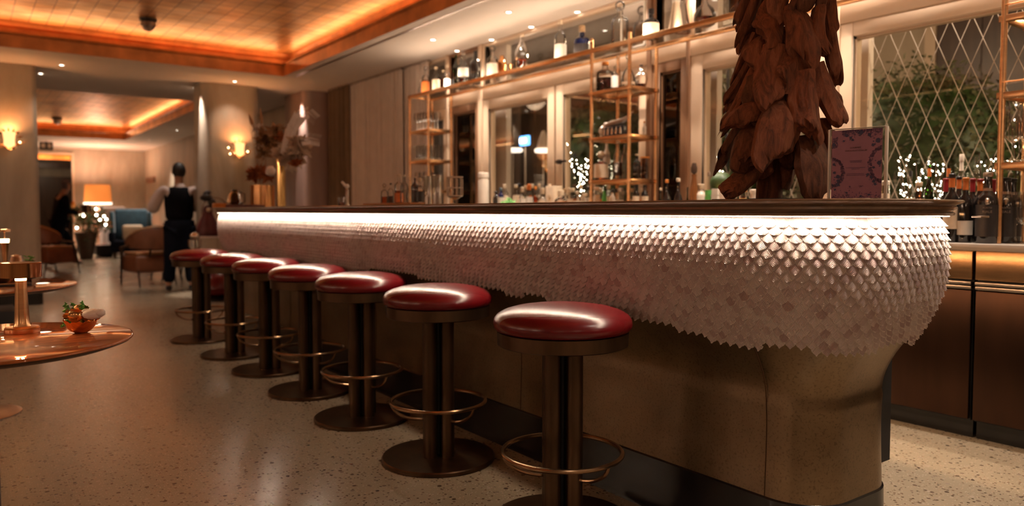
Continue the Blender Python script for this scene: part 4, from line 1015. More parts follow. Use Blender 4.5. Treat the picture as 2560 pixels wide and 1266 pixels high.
# (px, ytop, x, width, kind, glass, liquid, label, cap, text)
WB = [
 (1209, 432, 4.05, 27, 'jar', 'frosted', None, None, ('frosted', .05), 'tall frosted white carafe in front of the cream post'),
 (1240, 478, 4.10, 16, 'flask', 'glassdark', None, None, ('capblack', .02), 'small dark bottle left of the bluish one'),
 (1252, 470, 4.02, 15, 'flask', 'glassblue', None, ('white', .35, .74), ('blue', .02), 'small bluish bottle left of the mint bunch'),
 (1290, 462, 4.15, 16, 'flask', 'glass', None, ('labelcream', .35, .74), ('captan', .03), 'small cream bottle just right of the mint bunch'),
 (1306, 468, 4.05, 17, 'flask', 'glass', None, ('white', .35, .74), ('captan', .08), 'white-labelled squat bottle right of the mint bunch'),
 (1323, 460, 4.12, 22, 'flask', 'glass', None, ('white', .35, .74), ('labelorange', .1), 'white-labelled bottle with orange top near the mint bunch'),
 (1339, 466, 4.05, 13, 'flask', 'glass', (A, .74), None, ('caporange', .03), 'slim amber bottle between two cream ones, left worktop'),
 (1356, 470, 4.10, 23, 'flask', 'glass', None, ('labelcream', .35, .74), ('captan', .12), 'round cream bottle left of the tall cream carton'),
 (1374, 460, 4.16, 15, 'flask', 'glass', None, ('labelcream', .35, .74), ('captan', .03), 'narrow cream bottle touching the tall carton'),
 (1402, 476, 4.04, 32, 'flask', 'glass', (A, .74), ('labelorange', .35, .74), ('captan', .1), 'wide amber bottle right of the tall cream carton'),
 (1424, 470, 4.14, 17, 'flask', 'glass', None, ('labelcream', .35, .74), ('captan', .06), 'pear-shaped cream bottle below the lit twigs'),
 (1443, 478, 4.05, 18, 'flask', 'glass', (A, .74), ('labelcream', .35, .74), ('captan', .03), 'cream and amber bottle right below the lit twigs'),
 (1462, 483, 4.10, 13, 'jar', 'glass', (A, .5), None, ('captan', .03), 'small amber jar right of the lit twigs'),
 (1492, 468, 4.08, 14, 'jar', 'glass', None, ('labelcream', .2, .8), ('captan', .03), 'cream-labelled jar at the foot of the middle unit'),
 (1511, 452, 4.15, 12, 'wine', 'glassgreen', None, ('labelgreen', .5, .8), None, 'bright green-banded bottle inside the middle unit foot'),
 (1531, 474, 4.07, 17, 'flask', 'frosted', None, None, ('capblack', .03), 'frosted bottle with black cap at the middle unit foot'),
 (1552, 470, 4.14, 15, 'jar', 'glass', None, ('frosted', .1, .7), ('steel', .03), 'grey-topped jar beside the corner post of the middle unit'),
 (1590, 462, 4.10, 17, 'flask', 'smoke', None, ('labelcream', .35, .74), ('capblack', .03), 'brown bottle with black cap right of the corner post'),
 (1612, 462, 4.16, 18, 'flask', 'glassdark', None, ('labelcream', .35, .74), ('capblack', .03), 'dark bottle with cream label right of the corner post'),
 (1652, 470, 4.12, 13, 'wine', 'glassgreen', None, None, ('captan', .02), 'green bottle beside the right posts of the middle unit'),
 (1667, 449, 4.10, 20, 'wine', 'glassdark', None, None, ('caporange', .02), 'black bottle with dull orange lid before the dark pane'),
 (1696, 446, 4.05, 22, 'wine', 'glassdark', None, None, ('labelcream', .02), 'black bottle with glowing pale lid before the dark pane'),
 (1719, 468, 4.10, 10, 'wine', 'glassgreen', None, None, None, 'thin green bottle left of the pepper mill'),
 (1752, 460, 4.06, 32, 'flask', 'frosted', None, None, ('captan', .06), 'round frosted flask right of the pepper mill'),
 (1773, 430, 4.14, 25, 'round', 'glass', None, None, ('steel', .02), 'clear round decanter with long neck right of the pepper mill'),
 (1771, 478, 3.97, 17, 'jar', 'glass', None, ('labelgreen', .1, .95), None, 'green-labelled tin right of the pepper mill'),
 (1792, 478, 3.98, 22, 'jar', 'glass', None, ('white', .1, .98), None, 'cream square tin between green tin and driftwood', ),
 (1858, 472, 4.0, 18, 'jar', 'glass', (A, .8), ('candle', .3, .75), ('caporange', .02), 'glowing orange candle jar under the driftwood tree'),
 (1888, 474, 4.0, 26, 'jar', 'glass', None, ('white', .2, .9), ('frosted', .02), 'white-labelled jar behind the driftwood trunk'),
 (1906, 462, 4.08, 17, 'flask', 'glass', None, ('labelcream', .35, .74), ('captan', .02), 'pale bottle touching the driftwood trunk'),
 (1835, 490, 4.0, 20, 'jar', 'glass', (A, .8), None, None, 'amber jar low behind the left driftwood foot'),
 (2214, 452, 4.02, 20, 'jar', 'glass', (A, .5), ('labelcream', .0, .76), ('frosted', .03), 'pale cream jar just right of the purple menu card'),
 (2238, 436, 4.05, 24, 'round', 'glass', (AR, .6), None, ('glass', .05), 'dark red liqueur flask right of the purple menu card'),
 (2277, 427, 4.10, 20, 'std', 'glass', (A, .5), ('labelcream', .4, .6), ('capblack', .04), 'clear liqueur bottle with black cap between the lit twigs'),
 (2298, 455, 4.05, 16, 'jar', 'glass', None, ('smoke', .1, .8), ('captan', .02), 'small brown jar between the lit twigs'),
 (2324, 412, 4.12, 22, 'wine', 'glassgreen', None, ('labelorange', .84, .95), None, 'green wine bottle with orange neck band, left one'),
 (2372, 412, 4.16, 22, 'wine', 'glassgreen', None, ('labelorange', .84, .95), None, 'green wine bottle with orange neck band, right one'),
 (2365, 446, 3.99, 30, 'wine', 'glassdark', None, ('labelred', .80, .98), ('labelred', .005), 'dark wine bottle with red foil, first of the front row'),
 (2381, 434, 3.96, 36, 'wine', 'glassdark', None, ('labelcream', .20, .52), ('capblack', .02), 'dark wine bottle with orange band and cream body label'),
 (2398, 441, 4.05, 30, 'wine', 'glassdark', None, ('labelorange', .82, .98), ('capblack', .005), 'dark wine bottle with orange foil behind the bar corner'),
 (2415, 444, 3.97, 34, 'wine', 'glassdark', None, ('white', .12, .34), ('caporange', .005), 'dark wine bottle with small white label, orange foil'),
 (2432, 446, 4.06, 32, 'wine', 'glassdark', None, ('labelred', .80, .98), ('labelred', .005), 'dark wine bottle with red foil left of the black port'),
 (2451, 447, 4.05, 32, 'wine', 'glassdark', None, ('labelorange', .82, .98), ('labelred', .005), 'dark wine bottle with orange and red foil left of the black port'),
 (2471, 431, 3.965, 50, 'wine', 'glassdark', None, ('labelblack', .10, .56), ('steel', .02), 'large black port bottle with crested label and grey stopper'),
 (2484, 448, 4.16, 28, 'wine', 'glassdark', None, ('labelred', .80, .98), ('labelred', .005), 'dark wine bottle with red foil behind the brass post'),
 (2517, 444, 4.06, 46, 'wine', 'glassdark', None, ('labelblack', .10, .56), ('capblack', .01), 'large black port bottle behind the brass post'),
 (2534, 446, 4.12, 40, 'wine', 'glassdark', None, ('labelblack', .10, .56), ('capblack', .01), 'large black port bottle farthest right on the worktop'),
 (2405, 385, 4.19, 40, 'cone', 'glass', None, ('frosted', .80, .93), ('frosted', .04), 'tall clear decanter with ground-glass collar, left of two'),
 (2443, 391, 4.20, 42, 'cone', 'glass', None, None, ('glass', .03), 'tall clear decanter with open neck, behind the red-foil bottles'),
 (2526, 400, 4.20, 40, 'cone', 'glass', None, None, ('glass', .03), 'tall clear decanter behind the port bottles at right'),
]
for (px, yt, x, w, kd, gl, lq, lb, cp, tx) in WB:
    kw = {}
    if 'neck' in tx or 'foil' in tx or 'orange band' in tx: pass
    if tx.startswith('dark wine bottle with orange band'): kw['lab2'] = ('labelorange', .82, .96)
    if tx.startswith('dark wine bottle with small white'): kw['lab2'] = ('labelorange', .82, .98)
    if tx.startswith('large black port'): kw['lab2'] = ('steel', .76, .80)
    if 'square' in tx: kw['seg'] = 4
    b_ = put(px, yt, x, zw, w, kd, gl, lq, lb, cp, tx, **kw)
    if tx.startswith('large black port'):
        # pale crest and lettering on the label
        H_ = .33; rr = w / 2 * 3.5 / FPX
        ang = math.atan2(-b_.location.y, -b_.location.x)
        for (s_, z_, sz) in (('PORTO', .165, .011), ('RIALE', .145, .016)):
            text_mesh(s_, sz, 'steel', b_, 'label_lettering', (math.cos(ang) * (rr + .004), math.sin(ang) * (rr + .004), z_), (R(90), 0, ang + R(90)))
        c_ = MB().blob((math.cos(ang) * (rr + .002), math.sin(ang) * (rr + .002), .20), (.012, .012, .016), 8, 6, .2).build('crest', 'steel', b_)
# back row of small bottles against the window, left of the middle unit and under it
rb = random.Random(4); od = ('first', 'second', 'third', 'fourth', 'fifth', 'sixth', 'seventh', 'eighth', 'ninth', 'tenth', 'eleventh', 'twelfth', 'thirteenth', 'fourteenth', 'fifteenth', 'sixteenth')
for k, px in enumerate((1262, 1298, 1314, 1331, 1348, 1364, 1412, 1433, 1453, 1472, 1484, 1502, 1522, 1541, 1580, 1601)):
    c_ = k % 4
    put(px, 458 + rb.randint(0, 14), 4.235, zw, 15 + rb.randint(0, 5), 'flask', 'glass', (A, .70) if c_ in (1, 3) else None, ((('labelcream', 'white', 'labelcream', 'labelorange')[c_]), .4, .74), (('captan', 'capblack', 'cork', 'captan')[c_], .05),
        'small %s bottle, %s from the left in the back row below the windows' % (('cream', 'white-labelled amber', 'corked cream', 'orange-labelled')[c_], od[k]))
# mint bunch
q = onx(1272, 480, 4.0); e = empty('mint_bunch', (4.0, q.y, zw)); tag(e, 'bright green mint bunch in a glass on the worktop', 'plant')
MB().lathe([(.001, 0), (.035, 0), (.04, .16)], seg=16, cap=False).build('beaker', 'glass', e)
rn = random.Random(5); m = MB()
for k in range(260):
    a = rn.uniform(0, 6.28); rr = rn.uniform(0, .075); z = .15 + rn.uniform(0, .13) * (1 - rr * 5)
    d = Vector((rn.uniform(-1, 1), rn.uniform(-1, 1), rn.uniform(-.5, 1))).normalized() * .018; o_ = d.orthogonal().normalized() * .009; P = Vector((rr * math.cos(a), rr * math.sin(a), z))
    m.add([P - d, P + o_, P + d, P - o_], [(0, 1, 2, 3)])
mt['mint'] = M('mint_leaf', (.16, .46, .10), .45, 0, .3, 30); m.build('mint_leaves', 'mint', e, smooth=False)
MB().tube([(0, 0, .02), (0, 0, .18)], .004).tube([(.01, .01, .02), (.02, .02, .2)], .003).build('stems', 'leaf', e)
# cream carton, pepper mill, candle glass with dark ball
q = onx(1385, 450, 4.15); e = empty('carton', (4.15, q.y, zw)); tag(e, 'tall cream carton with a dark emblem before the window bar', 'box')
MB().rbox(-.05, .05, -.055, .055, 0, .37, .004).build('carton_box', 'labelcream', e); MB().blob((-.052, 0, .28), (.004, .022, .026)).build('emblem', 'captan', e)
q = onx(1735, 450, 4.02); P1 = onx(1735, 408, 4.02); e = empty('pepper_mill', (4.02, q.y, zw)); tag(e, 'tall slender wooden pepper mill before the white window frame', 'pepper mill'); hh = P1.z - zw
MB().lathe([(.001, 0), (.042, 0), (.040, .05), (.026, hh * .62), (.015, hh * .80), (.018, hh * .84)], seg=20).build('mill_body', woodtop('mill_wood', (.14, .045, .015), (.22, .08, .025), (.28, .11, .04), .3, (8, 8, 1), .2), e)
MB().lathe([(.008, hh * .84), (.020, hh * .87), (.022, hh * .93), (.012, hh)], seg=16).build('mill_head', 'wood_dark', e)
q = onx(1802, 460, 4.02); e = empty('candle_holder', (4.02, q.y, zw)); tag(e, 'footed glass candle holder with glowing cream wax left of the driftwood', 'candle')
MB().lathe([(.001, 0), (.04, 0), (.04, .004), (.008, .02), (.008, .12), (.012, .20)], seg=16, cap=False).build('foot', 'glass', e)
MB().lathe([(.012, .20), (.045, .215), (.052, .24), (.052, .30)], seg=20, cap=False).build('cup', 'frosted', e); MB().lathe([(.001, .225), (.047, .23), (.048, .285), (.001, .285)], seg=20).build('wax', 'candle', e)
e = empty('topiary_ball', (4.12, onx(1803, 440, 4.12).y, zw)); tag(e, 'small dark round ornament above the candle holder', 'ornament')
MB().lathe([(.05, 0), (.05, .06), (.008, .06), (.008, .28)], seg=12).build('stand', 'capblack', e); m = MB(); m.blob((0, 0, .34), .075, 16, 12, .06).build('ball', 'leaf_dark', e)

# ---- twigs with fairy lights (bulbs are single parts)
bulb_me = MB().blob((0, 0, 0), .0038, 8, 6).mesh('bulb', mt['fairy'])
def twigs(px0, base_y, targets, x, label, nb, seed, spread=.02):
    rn = random.Random(seed); q0 = onx(px0, 480, x); e = empty('lit_twigs', (x, q0.y, zw)); tag(e, label, 'fairy lights'); m = MB(); bp = []
    for (px, py) in targets:
        q = onx(px, py, x); end = Vector((rn.uniform(-.03, .03), q.y - q0.y, q.z - zw)); pts = []
        for k in range(9):
            t = k / 8; pts.append(Vector((end.x * t, end.y * (t ** 1.5) + math.sin(t * 6 + seed) * .012, end.z * t)))
        m.tube(pts, .0025, 5); bp += [(pts, end)]
    for k in range(nb):
        pts, end = bp[k % len(bp)]; t = rn.uniform(.48, 1.0) * 8; i = min(int(t), 7); P = pts[i].lerp(pts[i + 1], t - i) + Vector((rn.uniform(-1, 1), rn.uniform(-1, 1), rn.uniform(-.7, .7))) * spread
        o = bpy.data.objects.new('bulb', bulb_me); COL.objects.link(o); o.parent = e; o.location = P
    MB().lathe([(.001, 0), (.03, 0), (.035, .10), (.030, .13)], seg=14, cap=False).build('small_vase', 'glass', e); m.build('twig', 'wood_dark', e)
twigs(1452, 480, [(1420, 352), (1436, 380), (1468, 385), (1462, 410), (1448, 425)], 4.24, 'twigs with dense warm fairy lights left of the middle unit', 62, 1, .018)
twigs(2262, 470, [(2248, 392), (2268, 388), (2256, 410)], 4.24, 'twigs with fairy lights just right of the purple menu card', 34, 2, .013)
twigs(2312, 470, [(2296, 405), (2330, 402), (2305, 425)], 4.23, 'twigs with fairy lights left of the orange-banded bottles', 34, 3, .013)
twigs(2358, 470, [(2340, 405), (2368, 402), (2352, 430), (2345, 420)], 4.22, 'twigs with fairy lights between the orange-banded bottles', 38, 4, .014)
twigs(2470, 470, [(2440, 385), (2475, 388), (2455, 400), (2490, 415)], 4.24, 'sparse lit twigs behind the tall decanters at right', 18, 5, .016)
twigs(1795, 480, [(1790, 372), (1799, 380)], 4.22, 'few lit twigs left of the driftwood tree', 6, 6, .01)
twigs(2538, 300, [(2532, 255), (2545, 260)], 4.22, 'lit twigs behind the crystal glasses at the frame edge', 9, 8, .014)

# ================================================================== ON THE BAR TOP
ZT = 1.1356
def onbar(px, x): return onx(px, 505, x)
q = onbar(657, 2.25); e = empty('copper_vase', (2.25, q.y, ZT)); tag(e, 'wide polished copper cylinder vase at the far end of the bar', 'vase')
MB().lathe([(.001, 0), (.105, 0), (.108, .004), (.108, .205), (.104, .205), (.104, .01), (.001, .008)], seg=40, cap=False).build('cylinder', 'copper', e)
q2 = onbar(703, 2.18); e2 = empty('gold_vase', (2.18, q2.y, ZT)); tag(e2, 'tall narrow gold vase with dried flowers on the bar', 'vase')
MB().lathe([(.001, 0), (.033, 0), (.036, .004), (.036, .41), (.033, .41), (.033, .01), (.001, .008)], seg=28, cap=False).build('cylinder', 'gold', e2)
def petal_cluster(m, c, r, n, size, rn, flat=.4):
    for k in range(n):
        d = Vector((rn.uniform(-1, 1), rn.uniform(-1, 1), rn.uniform(-.6, 1))).normalized(); P = Vector(c) + d * r * rn.uniform(.2, 1)
        a = d * size * rn.uniform(.6, 1.1); b = d.cross(Vector((rn.uniform(-1, 1), rn.uniform(-1, 1), rn.uniform(-1, 1)))).normalized() * size * flat; nn = a.cross(b).normalized() * size * .12
        m.add([P - a, P + b + nn, P + a, P - b + nn, P - nn], [(0, 1, 4), (1, 2, 4), (2, 3, 4), (3, 0, 4)])
rn = random.Random(21)
fl = empty('dried_bouquet', (2.25, q.y, ZT)); tag(fl, 'brown pampas and dried protea bouquet in the copper vase', 'flowers')
def rel(px, py, x, o): v = onx(px, py, x); return (v.x - o.x, v.y - o.y, v.z - ZT)
o1 = Vector((2.25, q.y, 0)); o2 = Vector((2.18, q2.y, 0))
m = MB(); petal_cluster(m, rel(645, 438, 2.22, o1), .09, 90, .05, rn); petal_cluster(m, rel(668, 437, 2.23, o1), .07, 60, .045, rn); petal_cluster(m, rel(628, 437, 2.23, o1), .05, 40, .045, rn); m.build('protea_petals', 'rust', fl, smooth=False)
m = MB(); petal_cluster(m, rel(668, 350, 2.25, o1), .11, 170, .05, rn); petal_cluster(m, rel(690, 330, 2.25, o1), .07, 70, .05, rn); petal_cluster(m, rel(660, 385, 2.25, o1), .07, 60, .04, rn); m.build('brown_plumes', 'dried', fl, smooth=False)
m = MB(); m.blob(rel(677, 428, 2.18, o1), (.045, .045, .045), 12, 8, .12).build('white_bloom', 'feather', fl)
m = MB()
for (px, py) in ((622, 290), (651, 275), (668, 350), (640, 335), (645, 438), (677, 428)): m.tube([(0, 0, .02), (Vector(rel(px, py, 2.25, o1)) * .5 + Vector((0, 0, .02))), rel(px, py, 2.25, o1)], [.004, .003, .002], 5)
for (px, py, pb) in ((622, 285, 636), (651, 270, 655)):
    a = Vector(rel(px, py, 2.25, o1)); b_ = Vector(rel(pb, 325, 2.25, o1)); m.tube([b_, (a + b_) / 2, a], [.004, .016, .003], 6)
m.build('stalks', 'dried', fl)
m = MB(); petal_cluster(m, rel(645, 320, 2.22, o1), .04, 24, .05, rn, .3); m.build('pale_leaf', 'feather', fl, smooth=False)
fl = empty('dried_bouquet', (2.18, q2.y, ZT)); tag(fl, 'pale feathers and dried magnolia in the tall gold vase', 'flowers')
m = MB()
for (px, py, r_, n_) in ((735, 395, .09, 60), (705, 385, .06, 40), (745, 365, .08, 50), (722, 410, .07, 40)): petal_cluster(m, rel(px, py, 2.18, o2), r_, n_, .065, rn, .55)
m.build('magnolia_petals', 'dried_pale', fl, smooth=False)
for (px, py) in ((742, 408), (700, 345)): m = MB(); petal_cluster(m, rel(px, py, 2.16, o2), .03, 14, .05, rn, .5); m.build('brown_petals', 'rust', fl, smooth=False)
m = MB()
for (pts) in ([(712, 390), (725, 330), (745, 290), (770, 280), (790, 298)], [(712, 390), (722, 350), (730, 320), (745, 300), (752, 290)], [(725, 380), (750, 350), (775, 345), (800, 350)]):
    P = [Vector(rel(px, py, 2.18, o2)) for px, py in pts]; m.tube(P, [.006] + [.004] * (len(P) - 2) + [.001], 5)
    for i in range(len(P) - 1):
        for k in range(22):
            t = k / 22; c_ = P[i].lerp(P[i + 1], t); d = (P[i + 1] - P[i]).normalized(); s_ = d.cross(Vector((.59, .8, 0))).normalized()
            for sg in (-1, 1): m.add([c_, c_ + s_ * sg * .045 + d * .02 + Vector((0, 0, -.01)), c_ + s_ * sg * .042 + d * .028], [(0, 1, 2)])
m.build('feather_plumes', 'feather', fl, smooth=False)
m = MB()
for (px, py) in ((735, 395), (705, 385), (725, 350)): m.tube([(0, 0, .02), (0, 0, .38), rel(px, py, 2.18, o2)], .003, 5)
m.build('stalks', 'dried', fl)
# small things at the far end
q = onbar(548, 1.93); e = empty('amber_tealight', (1.93, q.y, ZT)); tag(e, 'small amber glass box at the far tip of the bar', 'candle'); MB().rbox(-.05, .05, -.06, .06, 0, .04, .008).build('glass_box', 'caporange', e)
q = onbar(612, 2.04); e = empty('menu_folder', (2.04, q.y, ZT), R(20)); tag(e, 'dark red folder lying near the far tip of the bar', 'folder'); MB().rbox(-.10, .10, -.14, .14, 0, .022, .004).build('cover', 'darkred', e)
MB().box(-.09, .09, -.13, .13, .0225, .0235).build('page_edge', 'labelblack', e, smooth=False)
q = onbar(588, 2.10); e = empty('dark_jug', (2.10, q.y, ZT)); tag(e, 'dim rounded glass jug behind the dark red folder', 'jug'); MB().lathe([(.001, 0), (.05, 0), (.075, .05), (.06, .12), (.035, .15), (.04, .17)], seg=20, cap=False).build('jug_body', 'smoke', e)
MB().tube([(.04, 0, .15), (.09, 0, .13), (.09, 0, .06), (.07, 0, .04)], .006).build('handle', 'smoke', e)
# tap
q = onbar(868, 2.5); e = empty('chrome_tap', (2.5, q.y, ZT)); tag(e, 'bright chrome soda tap on the bar before the drapes', 'tap')
MB().lathe([(.03, 0), (.03, .01), (.013, .02), (.012, .13), (.016, .14)], seg=16).tube([(0, 0, .13), (0, .01, .17), (0, .04, .18), (0, .06, .16)], .008).build('tap_body', 'chrome', e)
MB().tube([(0, -.01, .15), (-.02, .05, .20)], .010).blob((0, 0, .165), .018).build('lever', 'white', e)
e = empty('amber_glass', (2.48, onbar(854, 2.48).y, ZT)); tag(e, 'small tumbler with amber drink beside the chrome tap', 'glass'); MB().lathe([(.001, 0), (.026, 0), (.030, .075)], seg=16, cap=False).build('glass_wall', 'glass', e); MB().lathe([(.001, .004), (.024, .004), (.026, .035), (.001, .035)], seg=16).build('drink', A, e)
# wooden tray with bottles
qa, qb = onbar(942, 2.45), onbar(1062, 2.45); ym = (qa.y + qb.y) / 2; h_ = (qa.y - qb.y) / 2
e = empty('wooden_tray', (2.45, ym, ZT)); tag(e, 'low wooden tray carrying small bitters bottles on the bar', 'tray')
MB().rbox(-.11, .11, -h_, h_, 0, .022, .004).build('board', woodtop('tray_wood', (.25, .10, .04), (.38, .17, .07), (.45, .22, .10), .4, (14, 1, 14), .2), e)
TB = [(961, 462, 18, 'squat', 'glass', (A, .3), None, ('glass', 'ball'), 'small amber-bottomed bitters bottle at the left end of the tray'),
      (977, 458, 15, 'std', 'glass', (AR, .35), None, ('capblack', .03), 'slim brown bitters bottle second from the left on the tray'),
      (997, 436, 22, 'std', 'glass', (A, .42), ('labelorange', .03, .34), ('captan', .03), 'orange-bottomed bottle with clear neck on the tray'),
      (1010, 438, 20, 'wine', 'glass', None, None, ('captan', .01), 'tall clear bottle at the middle of the tray'),
      (1024, 445, 20, 'round', 'glass', None, None, ('glass', 'ball'), 'clear cut bottle with round stopper on the tray'),
      (1037, 442, 18, 'std', 'smoke', None, None, ('steel', .01), 'brown glass bottle behind the black one on the tray'),
      (1049, 448, 22, 'squat', 'glass', None, ('labelblack', .03, .40), ('captan', 'ball'), 'black-bodied bottle with pale stopper at the right end of the tray')]
for (px, yt, w, kd, gl, lq, lb, cp, tx) in TB: put(px, yt, 2.45 + random.uniform(-.03, .03), ZT + .022, w, kd, gl, lq, lb, cp, tx)
for (px, yt, w, tx) in ((1070, 441, 22, 'tall chrome mixing tin left of its twin on the bar'), (1092, 439, 28, 'tall chrome mixing tin beside the cut-crystal mixing glass')):
    P1 = onx(px, yt, 2.40); D = P1.dot(Vector((_f.x, _f.y, 0))); e = empty('mixing_tin', (2.40, P1.y, ZT)); tag(e, tx, 'shaker'); hh = P1.z - ZT; r = w / 2 * D / FPX
    MB().lathe([(.001, 0), (r * .72, 0), (r * .78, .01), (r, hh), (r * .95, hh), (r * .75, .02), (.001, .015)], seg=28, cap=False).build('tin_body', 'chrome', e)
    MB().ring((0, 0, hh), r, .002, 28, 6).build('rolled_rim', 'chrome', e)
P1 = onx(1137, 443, 2.35); D = P1.dot(Vector((_f.x, _f.y, 0))); r = 20 * D / FPX; hh = P1.z - ZT
e = empty('mixing_glass', (2.35, P1.y, ZT)); tag(e, 'square-cut crystal mixing glass on a short stem', 'glass')
MB().lathe([(.001, 0), (r * .8, 0), (r * .8, .005), (.008, .014), (.008, .030), (r * .5, .040), (r * .95, .052), (r, .08), (r, hh)], seg=28, cap=False).build('bowl', 'glass', e)
m = MB()
for k in range(10):
    a = 2 * math.pi * k / 10; m.tube([(r * math.cos(a), r * math.sin(a), .06), (r * math.cos(a), r * math.sin(a), hh - .01)], .0022, 5)
m.ring((0, 0, hh), r, .003, 28, 6).ring((0, 0, .055), r * .96, .003, 28, 6).ring((0, 0, hh * .62), r, .002, 28, 6).build('cut_pattern', 'frosted', e)

# ---- purple menu card in an acrylic holder
qc = onz(2143, 497, ZT); D = 2.27
c_ = atd(2143, 410, D); ang = YAW - R(3)
e = empty('menu_card_stand', (c_.x, c_.y, ZT), -R(78)); tag(e, 'purple floral menu card in a clear acrylic stand', 'menu card')
wd, hh = .076, .213
MB().rbox(-wd - .006, wd + .006, -.004, .004, .002, hh, .001).build('acrylic_sleeve', 'acrylic', e)
MB().rbox(-wd - .009, -wd - .003, -.006, .006, 0, hh + .001, .001).rbox(wd + .001, wd + .009, -.006, .006, 0, hh + .001, .001).rbox(-wd - .006, wd + .006, -.005, .005, hh, hh + .002, .0008).build('bright_edge', 'frosted', e)
MB().rbox(-wd, wd, .0, .06, 0, .003, .001).build('stand_foot', 'acrylic', e)
mt['card'] = M('purple_card', (.30, .105, .165), .45, 0, .10, 40)
mt['ink'] = M('navy_ink', (.035, .022, .085), .5, 0, .3, 60); mt['ink2'] = M('violet_ink', (.135, .045, .115), .5, 0, .35, 200)
mt['text'] = M('gold_ink', (.14, .04, .03), .5, 0, .1, 60)
card = MB().box(-wd + .003, wd - .005, -.0052, -.0046, .004, hh - .003).build('card', 'card', e, smooth=False)
rn = random.Random(9); m2 = MB(); m1 = MB(); yf = -.0058
def disc(m, x, z, r, y, k=9, wob=.25):
    P = [(x + r * (1 + rn.uniform(-wob, wob)) * math.cos(2 * math.pi * i / k), z + r * (1 + rn.uniform(-wob, wob)) * math.sin(2 * math.pi * i / k)) for i in range(k)]
    P = [(max(-wd + .004, min(wd - .006, a)), max(.005, min(hh - .004, b_))) for a, b_ in P]
    m.add([(a, y, b_) for a, b_ in P] + [(a, y + .0003, b_) for a, b_ in P], [tuple(range(k)), tuple(range(k, 2 * k))[::-1]] + [(i, k + i, k + (i + 1) % k, (i + 1) % k) for i in range(k)])
def P2(u, v): return (-wd + .003 + u * (2 * wd - .008), hh - .003 - v * (hh - .007))   # card coordinates 0..1, v down
# arcs of pale blossom: left lower crescent, right crescent, top garland
for k in range(260):
    t = rn.random(); a = -math.pi * .5 + math.pi * t
    x, z = P2(.02 + .24 * math.cos(a) * rn.uniform(.75, 1.05), .62 + .21 * math.sin(a) * rn.uniform(.85, 1.05)); disc(m1, x, z, rn.uniform(.0010, .0026), yf)
for k in range(260):
    t = rn.random(); a = math.pi * .5 + math.pi * t
    x, z = P2(1.0 + .26 * math.cos(a) * rn.uniform(.75, 1.05), .52 + .25 * math.sin(a) * rn.uniform(.85, 1.05)); disc(m1, x, z, rn.uniform(.0010, .0026), yf)
for k in range(260):
    x, z = P2(rn.uniform(.2, 1), abs(rn.gauss(0, .045))); disc(m1, x, z, rn.uniform(.001, .0026), yf)
for k in range(120):
    x, z = P2(rn.uniform(0, 1), 1 - abs(rn.gauss(0, .04))); disc(m1, x, z, rn.uniform(.001, .0022), yf)
    x, z = P2(rn.uniform(0, .12), rn.uniform(.1, .25)); disc(m1, x, z, rn.uniform(.0008, .0018), yf)
for (u, v, r) in ((.58, .05, .0068), (.92, .18, .0072), (.04, .21, .0062), (.95, .50, .0064), (.14, .68, .0066), (.145, .745, .0052), (.14, .80, .0052), (.75, .09, .0045), (.30, .08, .005), (.82, .24, .004), (.06, .62, .004), (.05, .50, .004), (.80, .70, .0045), (.85, .76, .0045), (.88, .80, .004), (.73, .66, .004), (.38, .12, .004), (.42, .15, .0035), (.24, .16, .003), (.84, .56, .0035), (.32, .92, .003), (.08, .87, .003), (.60, .97, .003), (.76, .95, .003), (.01, .80, .004)):
    x, z = P2(u, v); disc(m2, x, z, r, yf - .0004, 13, .2)
    for k in range(5): disc(m2, x + rn.uniform(-1, 1) * r * 1.9, z + rn.uniform(-1, 1) * r * 1.6, r * .28, yf - .0004, 7)
m1.build('pale_blossom_print', 'ink2', e, smooth=False); m2.build('navy_blossom_print', 'ink', e, smooth=False)
def words(body, u, v, size, mat, nm='lettering', parent=None):
    x, z = P2(u, v); return text_mesh(body, size, mat, parent or e, nm, (x, yf - .0006, z), (R(90), 0, 0))
words('GOURMET', .48, .275, .0068, 'text'); words('CHOCOLAT CHAUD', .49, .318, .0066, 'text')
for (v, n_, w_) in ((.455, 1, .24), (.475, 1, .22), (.555, 1, .38), (.575, 1, .16), (.645, 1, .34), (.665, 1, .36)):
    x0, z = P2(.49 - w_ / 2, v); x1, _ = P2(.49 + w_ / 2, v); mm = MB(); x = x0
    while x < x1: l = rn.uniform(.001, .0022); mm.box(x, min(x + l, x1), yf - .0003, yf, z - .0009, z + .0009); x += l + .0008
    mm.build('small_print', 'ink2', e, smooth=False)
x, z = P2(.38, .83); mm = MB()
for k in range(5):
    a = R(90 + 72 * k); mm.tube([(x, yf - .0004, z), (x + .0032 * math.cos(a), yf - .0004, z + .0032 * math.sin(a))], .0006, 5)
mm.box(x - .0065, x + .0065, yf - .0004, yf, z - .0062, z - .0054).build('star_emblem', 'ink2', e, smooth=False)
x, z = P2(.60, .83); mm = MB(); mm.tube([(x - .006, yf - .0004, z), (x - .004, yf - .0004, z + .003), (x - .003, yf - .0004, z - .003), (x, yf - .0004, z + .003), (x + .001, yf - .0004, z - .002), (x + .005, yf - .0004, z + .003), (x + .007, yf - .0004, z)], .0005, 5); mm.build('signature_mark', 'ink2', e)

